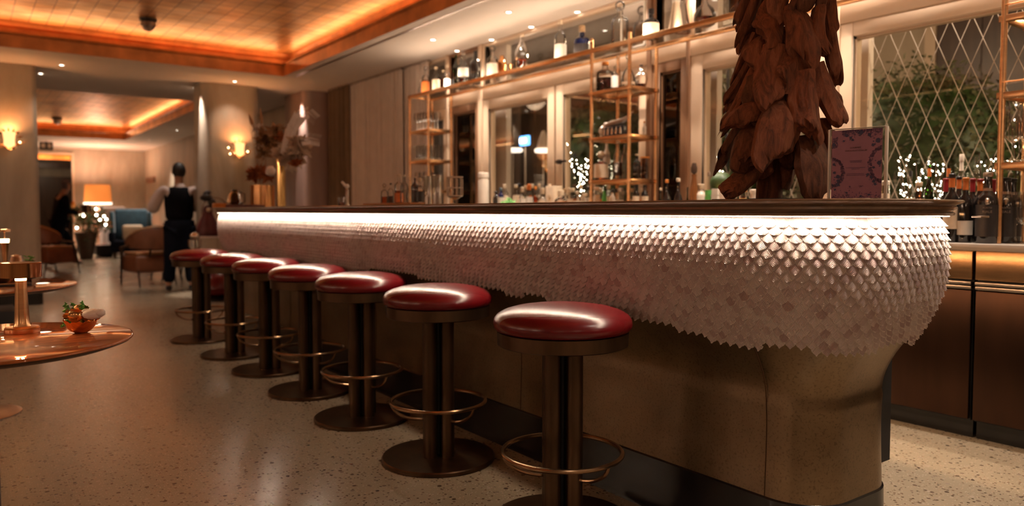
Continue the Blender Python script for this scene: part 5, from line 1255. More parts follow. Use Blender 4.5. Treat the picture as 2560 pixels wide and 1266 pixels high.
# ---- driftwood tree
tree = empty('driftwood_tree', (2.30, 1.62, ZT)); TO = tree.location.copy(); tag(tree, 'rust-brown driftwood christmas tree standing on the bar', 'tree ornament')
MB().tube([(0, 0, 0), (.005, 0, .25), (.01, 0, .6), (.015, 0, 1.1)], [.045, .042, .035, .015], 12).build('trunk', 'drift', tree)
MB().rbox(-.14, .14, -.14, .14, 0, .008, .003).build('base_plate', 'blackmat', tree)
from mathutils import noise as mn
def chunk(root, tip, w, th, seed, name='wood_shard', blunt=.5):
    rn = random.Random(seed); root, tip = Vector(root), Vector(tip); ax = (tip - root); L = ax.length; ax.normalize()
    out = Vector((((root + tip) / 2).x, ((root + tip) / 2).y, 0)); out = out - ax * out.dot(ax)
    if out.length < 1e-3: out = ax.orthogonal()
    out.normalize(); sd = ax.cross(out).normalized(); seg = 26; n = 34; vs = []; fs = []
    bend = rn.uniform(-.02, .02); ph = [rn.uniform(0, 50) for _ in range(8)]; cut = rn.uniform(-1, 1); tw = rn.uniform(-.35, .35); tl = rn.uniform(.78, .9); shp = rn.uniform(.55, .85)
    # a few flat cuts make the shard look split and weathered
    planes = [(Vector((rn.uniform(-1, 1), rn.uniform(-1, 1), rn.uniform(-.25, .25))).normalized(), rn.uniform(.70, .95)) for _ in range(7)]
    for i in range(n + 1):
        t = i / n; wt = shp + (1 - shp) * math.sin(min(1, t / .5) * math.pi / 2)
        if t > tl: q = (t - tl) / (1 - tl); wt *= math.sqrt(max(.10, 1 - q * q * .92))
        wt *= 1 + .13 * mn.noise(Vector((ph[0], t * 3.2, 0))); cen = root.lerp(tip, t) + out * (bend * math.sin(t * math.pi)) + sd * (.014 * mn.noise(Vector((ph[1], t * 2.5, 3))))
        for k in range(seg):
            a = 2 * math.pi * k / seg + tw * t; ca, sa = math.cos(a), math.sin(a)
            u_ = Vector(((abs(ca) ** .62) * (1 if ca > 0 else -1), (abs(sa) ** .75) * (1 if sa > 0 else -1), 0))
            for (pn, pd) in planes:
                dd = u_.x * pn.x + u_.y * pn.y + (t - .5) * pn.z * 2
                if dd > pd: u_ = u_ - Vector((pn.x, pn.y, 0)) * (dd - pd)
            gro = mn.noise(Vector((u_.x * 3.4 + ph[2], u_.y * 2.5, t * 1.6 + ph[3]))) * .10 + mn.noise(Vector((u_.x * 9 + ph[4], u_.y * 6, t * 2.6))) * .07
            f_ = 1 + gro
            end = (cut * u_.x * .05 + mn.noise(Vector((u_.x * 4 + ph[5], 1, 1))) * .04) * max(0, (t - .6) / .4)
            vs.append(cen + sd * u_.x * w / 2 * wt * f_ + out * u_.y * th / 2 * (wt ** .5) * f_ + ax * end)
    for i in range(n):
        for k in range(seg): fs.append((i * seg + k, i * seg + (k + 1) % seg, (i + 1) * seg + (k + 1) % seg, (i + 1) * seg + k))
    fs.append(tuple(range(seg))[::-1]); fs.append(tuple(range(n * seg, (n + 1) * seg)))
    return MB().add(vs, fs).build(name, 'drift', tree, ang=24)
def tp(px, py, d):   # point of the tree d metres in front of its axis
    P = atd(px, py, 2.63 - d); return P - TO
CH = [ # root px,py, depth ; tip px,py,depth ; width px ; thickness
 (1905, 395, .02, 1812, 490, .06, 62, .05), (1880, 320, .04, 1855, 420, .08, 74, .05), (1912, 400, .0, 1885, 440, .02, 60, .04), (1925, 262, .10, 1822, 312, .08, 50, .045), (1972, 245, .10, 1932, 398, .17, 88, .05),
 (2012, 345, .10, 2048, 492, .15, 104, .055), (2052, 300, .06, 2098, 470, .09, 66, .045), (2010, 180, .14, 2028, 335, .18, 72, .05), (1945, 120, .10, 1925, 262, .16, 84, .045), (2040, 160, .10, 2104, 312, .10, 62, .045),
 (1905, 95, .04, 1884, 172, .08, 54, .04), (1985, 20, .10, 2008, 158, .15, 76, .045), (2068, 60, .05, 2092, 205, .07, 40, .04), (2045, 20, .10, 2070, 130, .12, 56, .045), (1940, 0, .06, 1912, 100, .11, 66, .04),
 (2015, -70, .10, 1995, 36, .12, 62, .04), (1960, -90, .06, 1938, 55, .09, 52, .035), (2075, -60, .05, 2085, 75, .07, 36, .035), (2050, -80, .07, 2046, 30, .10, 48, .035), (1895, 190, .06, 1905, 290, .10, 62, .04),
 (2000, 120, .12, 1958, 215, .15, 60, .035), (2080, 330, .03, 2072, 412, .06, 56, .04), (1960, 330, .03, 1985, 420, .06, 84, .05), (2000, 380, .02, 1960, 440, .02, 90, .05), (2070, 220, .04, 2082, 300, .05, 50, .04),
 (2000, -190, .05, 2008, -70, .10, 56, .035), (1965, -220, .04, 1950, -90, .08, 46, .035), (2045, -210, .04, 2058, -70, .07, 44, .035), (2005, -300, .04, 2000, -170, .07, 46, .03), (1975, -330, .0, 1965, -190, .05, 38, .03), (2030, -330, .0, 2040, -190, .05, 38, .03), (2003, -420, .0, 2003, -290, .04, 36, .03)]
for i, (rx, ry, rd, tx, ty, td, w, th) in enumerate(CH):
    chunk(tp(rx, ry, rd), tp(tx, ty, td), w * 1.18 * 2.5 / FPX, th * 1.35, 100 + i)
rn = random.Random(77)
for i in range(30):   # the sides and back, which hang the same way
    t = i / 30; z = .16 + .95 * t; rad = .20 - .15 * t + rn.uniform(-.015, .015); a = R(53.9 + rn.uniform(-105, 105)); ln = .22 - .08 * t
    ca, sa = math.cos(a), math.sin(a); c0_ = Vector((.02, 0, 0))
    chunk(c0_ + Vector((ca * rad * .45, sa * rad * .45, z + ln * .6)), c0_ + Vector((ca * rad, sa * rad, z - ln * .30)), .085 - .03 * t, .04, 300 + i)

# ================================================================== TABLES AT LEFT
def table(x, y, r, h, label, zbase=.22):
    e = empty('round_table', (x, y, 0)); tag(e, label, 'table')
    MB().lathe([(.001, h - .034), (r * .55, h - .034), (r * .90, h - .026), (r * .985, h - .014), (r * .998, h - .008), (.001, h - .008)], seg=96).build('bevelled_underside', 'wood_dark', e, ang=50)
    MB().lathe([(.001, h - .0079), (r, h - .0079), (r, h - .004), (r * .996, h - .001), (r * .985, h), (.001, h)], seg=96).build('tabletop', 'tabletop', e, ang=50)
    MB().lathe([(.042, .012), (.038, .05), (.038, h - .08), (.05, h - .045), (.09, h - .0345)], seg=24).build('pole', 'bronze', e)
    MB().lathe([(.001, 0), (zbase, 0), (zbase, .006), (zbase * .9, .012), (.05, .018), (.001, .018)], seg=48).build('floor_plate', 'steel', e); return e
T1 = (0.041, 2.822, .70); table(T1[0], T1[1], .418, .70, 'glossy round teak table nearest the left edge')
T2x, T2y = .03, 4.96
table(T2x, T2y, .50, .70, 'glossy round teak table behind the nearer one at left')
table(-.20, 4.25, .02, .05, 'x') if False else None
q = onz(2, 1024, 0)
def cordless(name, loc, s, label):
    e = empty(name, loc); tag(e, label, 'lamp')
    MB().lathe([(.001, 0), (.050 * s, 0), (.051 * s, .003 * s), (.051 * s, .016 * s), (.047 * s, .020 * s), (.024 * s, .022 * s), (.001, .022 * s)], seg=40).build('lamp_base', 'brass', e)
    MB().lathe([(.026 * s, .022 * s), (.0225 * s, .032 * s), (.021 * s, .06 * s), (.0165 * s, .172 * s), (.001, .173 * s)], seg=32).build('stem', 'brass', e)
    MB().lathe([(.0165 * s, .1735 * s), (.0165 * s, .182 * s), (.001, .183 * s)], seg=24).build('light_ring', 'light_warm', e)
    MB().lathe([(.001, .232 * s), (.058 * s, .232 * s), (.060 * s, .230 * s), (.060 * s, .184 * s), (.057 * s, .184 * s), (.056 * s, .225 * s), (.001, .226 * s)], seg=48).build('lamp_shade', 'copper', e)
    MB().tube([(0, 0, .18 * s), (0, 0, .227 * s)], .004 * s).build('neck', 'brass', e)
    lamp('POINT', 'table_lamp_light', Vector(loc) + Vector((0, 0, .203 * s)), 2.6, (1, .62, .30), shadow_soft_size=.012).parent = None
    return e
q = onz(56, 832, .70); cordless('table_lamp', (q.x, q.y, .70), 1.0, 'copper and brass cordless lamp on the near round table')
# flower-shaped bowl with holly and cotton
q = onz(203, 832, .70); e = empty('flower_bowl', (q.x, q.y, .70)); tag(e, 'small hammered copper flower bowl on the near table', 'bowl')
vs = []; fs = []; sg = 40; Pp = [(.006, .0), (.020, .001), (.032, .008), (.041, .019), (.046, .030), (.049, .037)]
for (a, z) in Pp + [(a - .003, z) for a, z in Pp[::-1]]:
    for k in range(sg):
        t = 2 * math.pi * k / sg; lob = 1 + .07 * abs(math.sin(t * 4)) * (z / .037); vs.append((a * lob * math.cos(t), a * lob * math.sin(t), z + .009 * abs(math.sin(t * 4)) * (z / .037)))
nn_ = len(Pp) * 2
for i in range(nn_ - 1):
    for k in range(sg): fs.append((i * sg + k, i * sg + (k + 1) % sg, (i + 1) * sg + (k + 1) % sg, (i + 1) * sg + k))
MB().add(vs, fs).build('bowl_shell', 'copper', e)
fl = empty('copper_flowers', (q.x, q.y, .70)); tag(fl, 'cluster of copper blossoms filling the flower bowl', 'ornament'); rn = random.Random(3)
for j, (fx, fy, fz, sc) in enumerate(((-.016, -.032, .046, 1.15), (.014, -.034, .044, 1.1), (.0, -.010, .062, 1.15), (-.030, -.006, .050, 1.0), (.034, -.016, .043, .95))):
    m = MB(); fz += .010; nrm = Vector((fx, fy - .012, .026)).normalized()
    for k in range(6):
        a = 2 * math.pi * k / 6 + j; u_ = nrm.orthogonal().normalized(); v_ = nrm.cross(u_); d = u_ * math.cos(a) + v_ * math.sin(a); w_ = nrm.cross(d); c0_ = Vector((fx, fy, fz)); L = .019 * sc; grid = []
        for i in range(6):
            for jj in range(7):
                t = i / 5; s_ = (jj / 6 - .5) * 2; wd_ = .0100 * sc * math.sin(max(.08, t) * math.pi * .72)
                grid.append(c0_ + d * L * t + w_ * wd_ * s_ + nrm * (.008 * t * t * sc + .0045 * s_ * s_ * t))
        for g_ in list(grid): grid.append(g_ - nrm * .0008)
        F = []
        for i in range(5):
            for jj in range(6): q_ = i * 7 + jj; F += [(q_, q_ + 1, q_ + 8, q_ + 7), (q_ + 42, q_ + 49, q_ + 50, q_ + 43)]
        m.add(grid, F)
    m.blob((fx + nrm.x * .003, fy + nrm.y * .003, fz + nrm.z * .003), .004); m.build('blossom', 'copper', fl)
hl = empty('holly_sprig', (q.x, q.y, .70)); tag(hl, 'green holly sprig sticking out of the copper bowl', 'holly')
def leaf(P0, P1, w, col='leaf'):
    P0, P1 = Vector(P0), Vector(P1); ax = P1 - P0; L = ax.length; ax.normalize(); cam_d = Vector((-.59, -.8, .1)); sd = ax.cross(cam_d).normalized(); up_ = sd.cross(ax); n = 14; top_ = []; F = []
    for i in range(n + 1):
        t = i / n; ww = w * math.sin(math.pi * min(1, max(.02, t))) ** .7 * (1.25 if i % 3 == 0 else .72)
        c_ = P0 + ax * L * t; top_ += [c_ - sd * ww + up_ * .003 * (1 if i % 3 == 0 else -1), c_, c_ + sd * ww + up_ * .003 * (1 if i % 3 == 0 else -1)]
    for i in range(n): a = i * 3; F += [(a, a + 1, a + 4, a + 3), (a + 1, a + 2, a + 5, a + 4)]
    m = MB().add(top_ + [p - up_ * .0006 for p in top_], F + [tuple(k + len(top_) for k in f[::-1]) for f in F]); m.tube([P0, P1], .0007, 4); return m.build('holly_leaf', col, hl, smooth=False)
def tq(px, py, dd=0): P = atd(px, py, (q.x * _f.x + q.y * _f.y) + dd); return (P.x - q.x, P.y - q.y, P.z - .70)
leaf(tq(178, 812), tq(162, 756), .014); leaf(tq(205, 785, .01), tq(176, 757, .01), .009); leaf(tq(204, 788, .01), tq(205, 752, .01), .009); leaf(tq(180, 795), tq(150, 820), .008); leaf(tq(195, 800, .02), tq(182, 765, .02), .010, 'leaf_dark'); leaf(tq(178, 800), tq(170, 780), .010)
MB().tube([(0, 0, .03), tq(190, 795)], .0015, 5).build('stem', 'leaf_dark', hl)
ct = empty('cotton_tuft', (q.x, q.y, .70)); tag(ct, 'white cotton tuft resting on the copper flower bowl', 'cotton')
P = Vector(tq(232, 786, .0)); m = MB(); rn = random.Random(6)
m.blob(P, (.032, .024, .017), 28, 20, .05, rnd=rn).blob(P + Vector((.018, -.012, .004)), (.018, .014, .013), 16, 10, .08, rnd=rn).blob(P + Vector((-.016, .010, .004)), (.018, .016, .014), 16, 10, .08, rnd=rn)
m.build('fibres', 'cotton', ct)
# things on the second table
def t2(px, py, z=.70): return onz(px, py, z)
q2_ = t2(12, 712)
def onT2(px, y): v = ony(px, 690, y); return (v.x, v.y, .70)
e = empty('slim_table_lamp', onT2(14, 5.1)); tag(e, 'slim brass lamp with glowing trumpet top on the farther table', 'lamp')
MB().lathe([(.045, 0), (.045, .012), (.012, .02), (.010, .10), (.020, .22), (.022, .225)], seg=20).build('lamp_stand', 'brass', e); MB().lathe([(.001, .225), (.021, .225), (.023, .245), (.001, .246)], seg=16).build('light_cup', 'light_warm', e)
lamp('POINT', 'slim_lamp_light', Vector(onT2(14, 5.1)) + Vector((0, 0, .30)), .7, (1, .6, .28), shadow_soft_size=.02)
MB().lathe([(.001, .30), (.030, .30), (.030, .285), (.028, .285), (.027, .297)], seg=24, cap=False).tube([(0, 0, .24), (0, 0, .30)], .003).build('lamp_shade', 'brass', e)
e = empty('silver_teapot', onT2(42, 5.0)); tag(e, 'dark silver lidded pot on the farther table', 'teapot')
MB().lathe([(.001, 0), (.042, 0), (.046, .01), (.043, .09), (.034, .135), (.030, .14), (.026, .155), (.001, .163)], seg=28).build('pot_body', 'steel', e)
MB().tube([(.04, -.01, .12), (.085, -.02, .12), (.085, -.02, .03), (.045, -.01, .02)], .006).build('handle', 'capblack', e); MB().tube([(-.035, .01, .06), (-.065, .02, .12)], [.010, .006]).build('spout', 'steel', e)
e = empty('flower_bowl', onT2(4, 4.95)); tag(e, 'amber candle bowl with white tuft on the farther table', 'bowl')
MB().lathe([(.001, 0), (.03, 0), (.055, .03), (.058, .055), (.052, .055), (.001, .02)], seg=24, cap=False).build('bowl_shell', 'copper', e); MB().blob((0, 0, .055), (.035, .035, .018), 12, 8, .1).build('white_tuft', 'cotton', e); MB().lathe([(.001, .03), (.04, .035), (.001, .045)], seg=16).build('candle', 'candle', e)
e = empty('greenery_sprig', onT2(66, 5.05)); tag(e, 'small sprig with pale bud beside the silver pot', 'plant'); rn = random.Random(8)
m = MB(); petal_cluster(m, (.02, 0, .13), .03, 18, .016, rn); m.build('sprig_leaves', 'mint', e, smooth=False); MB().tube([(0, 0, 0), (0, 0, .09), (.02, 0, .13)], .003).build('stem', 'leaf_dark', e); MB().blob((-.02, 0, .10), .018).build('bud', 'labelcream', e); MB().lathe([(.001, 0), (.025, 0), (.022, .06)], seg=14).build('pot', 'smoke', e)
e = empty('serving_tray', onT2(28, 4.86)); tag(e, 'small dark tray with shiny edge on the farther table', 'tray'); MB().rbox(-.09, .09, -.06, .06, 0, .012, .004).build('tray_board', 'capblack', e); MB().tube([(-.08, -.05, .014), (.06, -.05, .014)], .004).build('spoon', 'chrome', e)
q = t2(60, 690)
e = empty('black_ottoman', (-.02, 8.1, 0)); tag(e, 'black block bench behind the farther table', 'bench')
MB().rbox(-.9, .40, -.25, .25, .03, .24, .02).build('bench_body', 'blackmat', e); MB().rbox(-.85, .35, -.2, .2, 0, .03, .003).build('foot', 'black', e)

# ================================================================== SCONCES
def sconce(px, py, y, label):
    v = ony(px, py, y); e = empty('wall_sconce', (v.x, y, v.z)); tag(e, label, 'wall lamp'); rn = random.Random(int(px))
    MB().lathe([(.001, 0), (.055, 0), (.055, .012), (.02, .02), (.001, .022)], seg=20, mx=Tr(0, 0, -.02, rx=R(90))).build('backplate', 'brass', e)
    MB().lathe([(.030, -.075), (.055, -.06), (.052, .0), (.060, .07), (.068, .085)], (0, -.10, 0), 20, cap=False).build('glass_shade', 'shade_glow', e)
    MB().lathe([(.001, -.07), (.050, -.060), (.050, -.03), (.047, -.02), (.001, -.015)], (0, -.10, 0), 14).build('bulb', 'light_warm', e)
    m = MB()
    for k in range(9):
        a = R(200 + k * 17.5); L = rn.uniform(.14, .22); p0 = Vector((0, -.03, -.06)); p1 = Vector((math.cos(a) * L * .6, -.09, math.sin(a) * L * .5)); p2 = Vector((math.cos(a) * L, -.08, math.sin(a) * L * .8 + .06)); m.tube([p0, p1, p2], [.006, .004, .002], 6)
        for j in range(3):
            c_ = p1.lerp(p2, j / 2); d = Vector((rn.uniform(-1, 1), -.3, rn.uniform(-1, 1))).normalized() * .028; b_ = d.orthogonal().normalized() * .011; m.add([c_ - d, c_ + b_, c_ + d, c_ - b_], [(0, 1, 2), (0, 2, 3)])
    for k in range(7):
        a = R(20 + k * 24); c_ = Vector((math.cos(a) * .11, -.08, math.sin(a) * .12)); d = Vector((math.cos(a), 0, math.sin(a))) * .035; b_ = Vector((-math.sin(a), .2, math.cos(a))) * .012; m.add([c_ - d, c_ + b_, c_ + d, c_ - b_], [(0, 1, 2), (0, 2, 3)])
    m.build('brass_foliage', 'brass', e)
    for (dx, dz) in ((-.13, -.06), (.10, -.02), (-.15, .02)):
        MB().blob((dx, -.11, dz), .009, 10, 8).build('small_bulb', 'light_warm', e)
    MB().tube([(-.13, -.10, -.07), (0, -.03, -.08), (.10, -.10, -.03)], .004).build('arm', 'brass', e)
    l = lamp('POINT', 'sconce_light', (v.x, y - .12, v.z + .03), 15, (1, .50, .20), shadow_soft_size=.05)
    return e
mt['shade_glow'] = emis('amber_glass_shade', (1, .48, .18), 1.9)
SC0 = sconce(22, 352, 10.44, 'brass foliage sconce glowing on the left column'); sconce(594, 376, 10.44, 'brass foliage sconce glowing on the middle column')
for (x, y, rz, lab) in ((-5.98, 8.0, 90, 'added brass fill sconce far along the left wall, out of view'), (-5.98, 4.6, 90, 'added brass fill sconce in the middle of the left wall, out of view'), (-5.98, 1.2, 90, 'added brass fill sconce near end of the left wall, out of view'),
                        (-3.0, -3.18, 180, 'added brass fill sconce left on the wall behind the camera'), (.2, -3.18, 180, 'added brass fill sconce centre on the wall behind the camera'), (3.0, -3.18, 180, 'added brass fill sconce right on the wall behind the camera')):
    sc = copy_tree(SC0); sc.location = (x, y, 1.95); sc.rotation_euler = (0, 0, R(rz)); tag(sc, lab, 'wall lamp')
    lamp('POINT', 'sconce_light', (x + (.16 if rz == 90 else 0), y + (.16 if rz == 180 else 0), 2.0), 60 if rz == 90 else 14, (1, .74, .54), shadow_soft_size=.09)  # fill light of the sconces added on unseen walls
# spots grazing the column edges
lamp('SPOT', 'column_graze', (2.555, 10.53, 2.76), 240, (1, .84, .74), (R(0), R(-3), 0), spot_size=R(26), spot_blend=.6, shadow_soft_size=.02)
lamp('SPOT', 'column_graze', (3.885, 10.42, 2.76), 320, (1, .84, .74), (R(0), R(-3), 0), spot_size=R(26), spot_blend=.6, shadow_soft_size=.02)

# ================================================================== LOUNGE
def curved_back(m, r0, r1, a0, a1, z0f, z1f, n=22):
    vs = []; fs = []
    for i in range(n + 1):
        t = i / n; a = R(a0 + (a1 - a0) * t); z0 = z0f(t); z1 = z1f(t); ca, sa = math.cos(a), math.sin(a)
        for (r, z) in ((r0, z0), (r1, z0 + .02), (r1 + .035, z1), (r1 + .015, z1 + .025), (r0 + .045, z1 + .022), (r0 + .03, z1)): vs.append((r * ca, r * sa, z))
    for i in range(n):
        for k in range(6): fs.append((i * 6 + k, i * 6 + (k + 1) % 6, (i + 1) * 6 + (k + 1) % 6, (i + 1) * 6 + k))
    fs += [tuple(range(6))[::-1], tuple(range(n * 6, n * 6 + 6))]
    return m.add(vs, fs)
def armchair(loc, rz, label):
    e = empty('armchair', loc, rz); tag(e, label, 'armchair')
    MB().rbox(-.29, .29, -.30, .27, .20, .46, .05, seg=4).build('seat', 'leather', e); MB().rbox(-.27, .27, -.27, .25, .46, .50, .018, seg=3).build('seat_cushion', 'leather_tan', e)
    curved_back(MB(), .28, .34, 10, 170, lambda t: .54 + .02 * math.cos(t * 6.28), lambda t: .66 + .18 * math.sin(t * math.pi) ** .8).build('backrest', 'leather', e, ang=50)
    curved_back(MB(), .288, .335, 12, 168, lambda t: .655 + .18 * math.sin(t * math.pi) ** .8, lambda t: .69 + .18 * math.sin(t * math.pi) ** .8).build('top_roll', 'leather_tan', e, ang=50)
    for s_ in (-1, 1):
        MB().tube([(s_ * .30, -.30, 0), (s_ * .31, -.24, .30), (s_ * .33, -.16, .56)], [.012, .020, .022], 8).build('leg', 'wood_dark', e)
        MB().tube([(s_ * .26, .33, 0), (s_ * .25, .26, .24)], [.010, .018], 8).build('leg', 'wood_dark', e)
        MB().tube([(s_ * .33, -.20, .56), (s_ * .345, -.02, .58), (s_ * .32, .12, .60)], .018, 8).build('arm', 'wood_dark', e)
        MB().tube([(s_ * .10, .29, .44), (s_ * .10, .33, .56)], .016, 8).build('back_strut', 'wood_dark', e)
    return e
def floor_at(px, D): v = atd(px, 600, D); return (v.x, v.y, 0)
armchair(floor_at(372, 11.3), R(-170), 'brown leather armchair left of the waiter, seen from behind')
armchair(floor_at(128, 13.2), R(120), 'brown leather armchair by the left column, seen from the side')
armchair(floor_at(447, 12.4), R(-150), 'brown armchair mostly hidden behind the waiter')
# blue wing chair
e = empty('wing_chair', floor_at(328, 18.0), R(-12)); tag(e, 'teal wing chair with pale cushion beside the white cloth', 'armchair')
MB().rbox(-.42, .42, -.38, .38, .14, .42, .05).build('seat', 'navy', e)
MB().rbox(-.36, .36, .28, .42, .40, 1.16, .06, seg=4).build('backrest', 'blue', e)
for s_ in (-1, 1):
    MB().rbox(s_ * .40 - .05, s_ * .40 + .05, -.05, .40, .42, 1.10, .045, seg=3).build('wing', 'blue', e); MB().rbox(s_ * .40 - .06, s_ * .40 + .06, -.38, .30, .38, .62, .05, seg=3).build('armrest', 'navy', e)
for sx in (-1, 1):
    for sy in (-1, 1): MB().lathe([(.018, 0), (.025, .15)], (sx * .35, sy * .30, 0), 10).build('leg', 'wood_dark', e)
e2 = empty('cushion', Vector(e.location) + Vector((.02, -.10, .42)), R(-12)); tag(e2, 'pale patterned cushion on the teal wing chair', 'cushion'); MB().rbox(-.22, .22, -.02, .12, 0, .36, .055, seg=4).build('cushion_cover', 'labelcream', e2)
# sofa / low dark bench near the wall and white covered table
e = empty('bench_sofa', floor_at(262, 18.3)); tag(e, 'low black stool block below the orange-shaded lamp', 'bench'); MB().rbox(-.22, .17, -.25, .25, .05, .30, .03).build('bench_body', 'blackmat', e); MB().rbox(-.18, .13, -.2, .2, 0, .05, .01).build('foot', 'black', e)
e = empty('white_throw', Vector(floor_at(292, 19.2)) + Vector((0, 0, .0))); tag(e, 'white cloth covered armchair between lamp and teal chair', 'armchair')
MB().rbox(-.36, .36, -.30, .28, 0, .72, .10, seg=4).build('covered_seat', 'whitecloth', e); MB().rbox(-.34, .26, .14, .30, .50, 1.22, .07, seg=4).build('covered_back', 'whitecloth', e)
# console with table lamp
cl = floor_at(247, 19.75); e = empty('console_table', cl); tag(e, 'dark console table carrying the orange-shaded lamp', 'table')
MB().rbox(-.27, .22, -.20, .20, .78, .83, .008).build('top', 'wood_dark', e)
for sx in (-.23, .18):
    for sy in (-.18, .18): MB().rbox(sx - .022, sx + .022, sy - .022, sy + .022, 0, .78, .004).build('leg', 'wood_dark', e)
e = empty('shaded_lamp', (cl[0], cl[1], .83)); tag(e, 'table lamp with glowing orange drum shade', 'lamp')
MB().lathe([(.001, 0), (.10, 0), (.10, .02), (.03, .04), (.07, .12), (.10, .20), (.06, .28), (.02, .33), (.02, .42)], seg=24).build('lamp_base', 'frosted', e)
MB().lathe([(.325, .48), (.295, .96), (.293, .96), (.323, .48)], seg=36, cap=False).build('lamp_shade', 'shade', e, smooth=True); MB().lathe([(.328, .45), (.328, .50), (.310, .50), (.310, .45)], seg=36, cap=False).build('shade_hem', 'shade_hem', e)
lamp('POINT', 'shaded_lamp_light', (cl[0], cl[1], .83 + .86), 110, (1, .70, .48), shadow_soft_size=.09)
lamp('POINT', 'shaded_lamp_light', (cl[0], cl[1], .83 + .44), 14, (1, .70, .48), shadow_soft_size=.09)
# planter with a garland and warm lights
pl = floor_at(215, 17.4); e = empty('planter', pl); tag(e, 'dark tapering floor planter with festive greenery and fairy lights', 'planter')
MB().lathe([(.001, 0), (.13, 0), (.24, .62), (.22, .62), (.001, .55)], seg=28).build('pot', 'wood_dark', e); rn = random.Random(31)
m = MB(); m2_ = MB()
for (px, py, r_, n_) in ((215, 555, .28, 260), (185, 530, .20, 140), (240, 540, .24, 200), (262, 565, .20, 140), (225, 590, .22, 160)):
    v = atd(px, py, 17.4); c_ = (v.x - pl[0], v.y - pl[1], v.z); petal_cluster(m, c_, r_, n_, .05, rn, .35); petal_cluster(m2_, c_, r_, int(n_ * .3), .05, rn, .5)
m.build('greenery', 'leaf_dark', e, smooth=False); m2_.build('brown_leaves', 'rust', e, smooth=False)
bm_ = MB().blob((0, 0, 0), .022, 10, 6).mesh('bulb', mt['fairy'])
for (px, py) in ((208, 533), (217, 528), (209, 540), (222, 524), (240, 523), (241, 538), (260, 541), (266, 549), (264, 562), (192, 570), (200, 535), (250, 550)):
    v = atd(px, py, 17.1); o = bpy.data.objects.new('bulb', bm_); COL.objects.link(o); o.parent = e; o.location = (v.x - pl[0], v.y - pl[1], v.z)
v = atd(183, 512, 17.2); MB().blob((v.x - pl[0], v.y - pl[1], v.z), (.05, .05, .08), 10, 8, .15).build('orange_bloom', 'caporange', e)
# pale plinth with the red draped figure, chrome bowl on stand
v = atd(520, 560, 9.8); pz = .78
e = empty('plinth_stand', (v.x, v.y, 0)); tag(e, 'pale square plinth between waiter and bar end', 'plinth'); MB().rbox(-.13, .17, -.15, .15, 0, pz, .006, Tr(rz=-YAW)).build('plinth_block', 'plaster', e); MB().rbox(-.14, .18, -.16, .16, pz - .02, pz, .004, Tr(rz=-YAW)).build('cap', 'whitecloth', e)
e = empty('draped_figure', (v.x, v.y, pz)); tag(e, 'dark red draped ornament figure with black plume on the plinth', 'ornament'); rn = random.Random(12)
MB().lathe([(.001, 0), (.135, .005), (.15, .05), (.12, .16), (.075, .25), (.055, .30), (.06, .34), (.045, .38), (.001, .40)], seg=20).build('draped_body', 'darkred', e)
m = MB(); m.blob((-.02, 0, .50), (.07, .06, .05), 12, 8, .2, rnd=rn); m.blob((.05, 0, .43), (.05, .05, .06), 12, 8, .2, rnd=rn); m.blob((.0, 0, .56), (.05, .04, .03), 10, 8, .25, rnd=rn); m.build('plume', 'capblack', e)
MB().blob((-.0, -.05, .34), .03).build('face', 'captan', e)
MB().ring((0, 0, 0), .17, .006, 32, 6, mx=Tr(.09, 0, .33, rz=-YAW, rx=R(90))).build('hoop', 'bronze_ring', e)
v = atd(487, 590, 8.55); e = empty('ice_bucket_stand', (v.x, v.y, 0)); tag(e, 'chrome bucket on a dark post beside the waiter', 'ice bucket')
MB().lathe([(.001, 0), (.10, 0), (.10, .015), (.03, .03), (.028, .66)], seg=20).build('stand_post', 'capblack', e)
MB().lathe([(.03, .66), (.065, .70), (.072, .78), (.066, .78), (.06, .71), (.001, .69)], seg=24, cap=False).build('bucket', 'chrome', e); MB().blob((0, 0, .82), (.055, .055, .045), 14, 10).build('lid', 'chrome', e)

# ================================================================== PEOPLE
def skinmesh(name, chains, mat, parent, lvl=2, root=None):
    """chains: lists of (point, radius) ; first point of a chain may be the key (index) of an earlier vertex"""
    vs = []; es = []; rs = []
    for ch in chains:
        prev = None
        for it in ch:
            if isinstance(it, int): prev = it; continue
            vs.append(Vector(it[0])); rs.append(it[1]); i = len(vs) - 1
            if prev is not None: es.append((prev, i))
            prev = i
    me = bpy.data.meshes.new(name); me.from_pydata([tuple(v) for v in vs], es, []); me.materials.append(mt[mat])
    o = bpy.data.objects.new(name, me); COL.objects.link(o); o.parent = parent
    md = o.modifiers.new('skin', 'SKIN'); md.use_smooth_shade = True; md.branch_smoothing = .5
    for i, r_ in enumerate(rs):
        d = me.skin_vertices[0].data[i]; d.radius = r_ if isinstance(r_, tuple) else (r_, r_); d.use_root = (i == (root or 0))
    s2 = o.modifiers.new('sub', 'SUBSURF'); s2.levels = lvl; s2.render_levels = lvl
    return o
def hand(chains, wrist, d, palm_n, idx, s=1.0):
    """palm and five fingers growing from vertex idx; d = direction of fingers, palm_n = direction the palm faces"""
    d = Vector(d).normalized(); pn = Vector(palm_n).normalized(); sd = d.cross(pn).normalized()
    return [(idx, wrist, d, pn, sd, s)]
def person(name, loc, rz, label, J, female=False):
    e = empty(name, loc, rz); tag(e, label, 'person'); return e
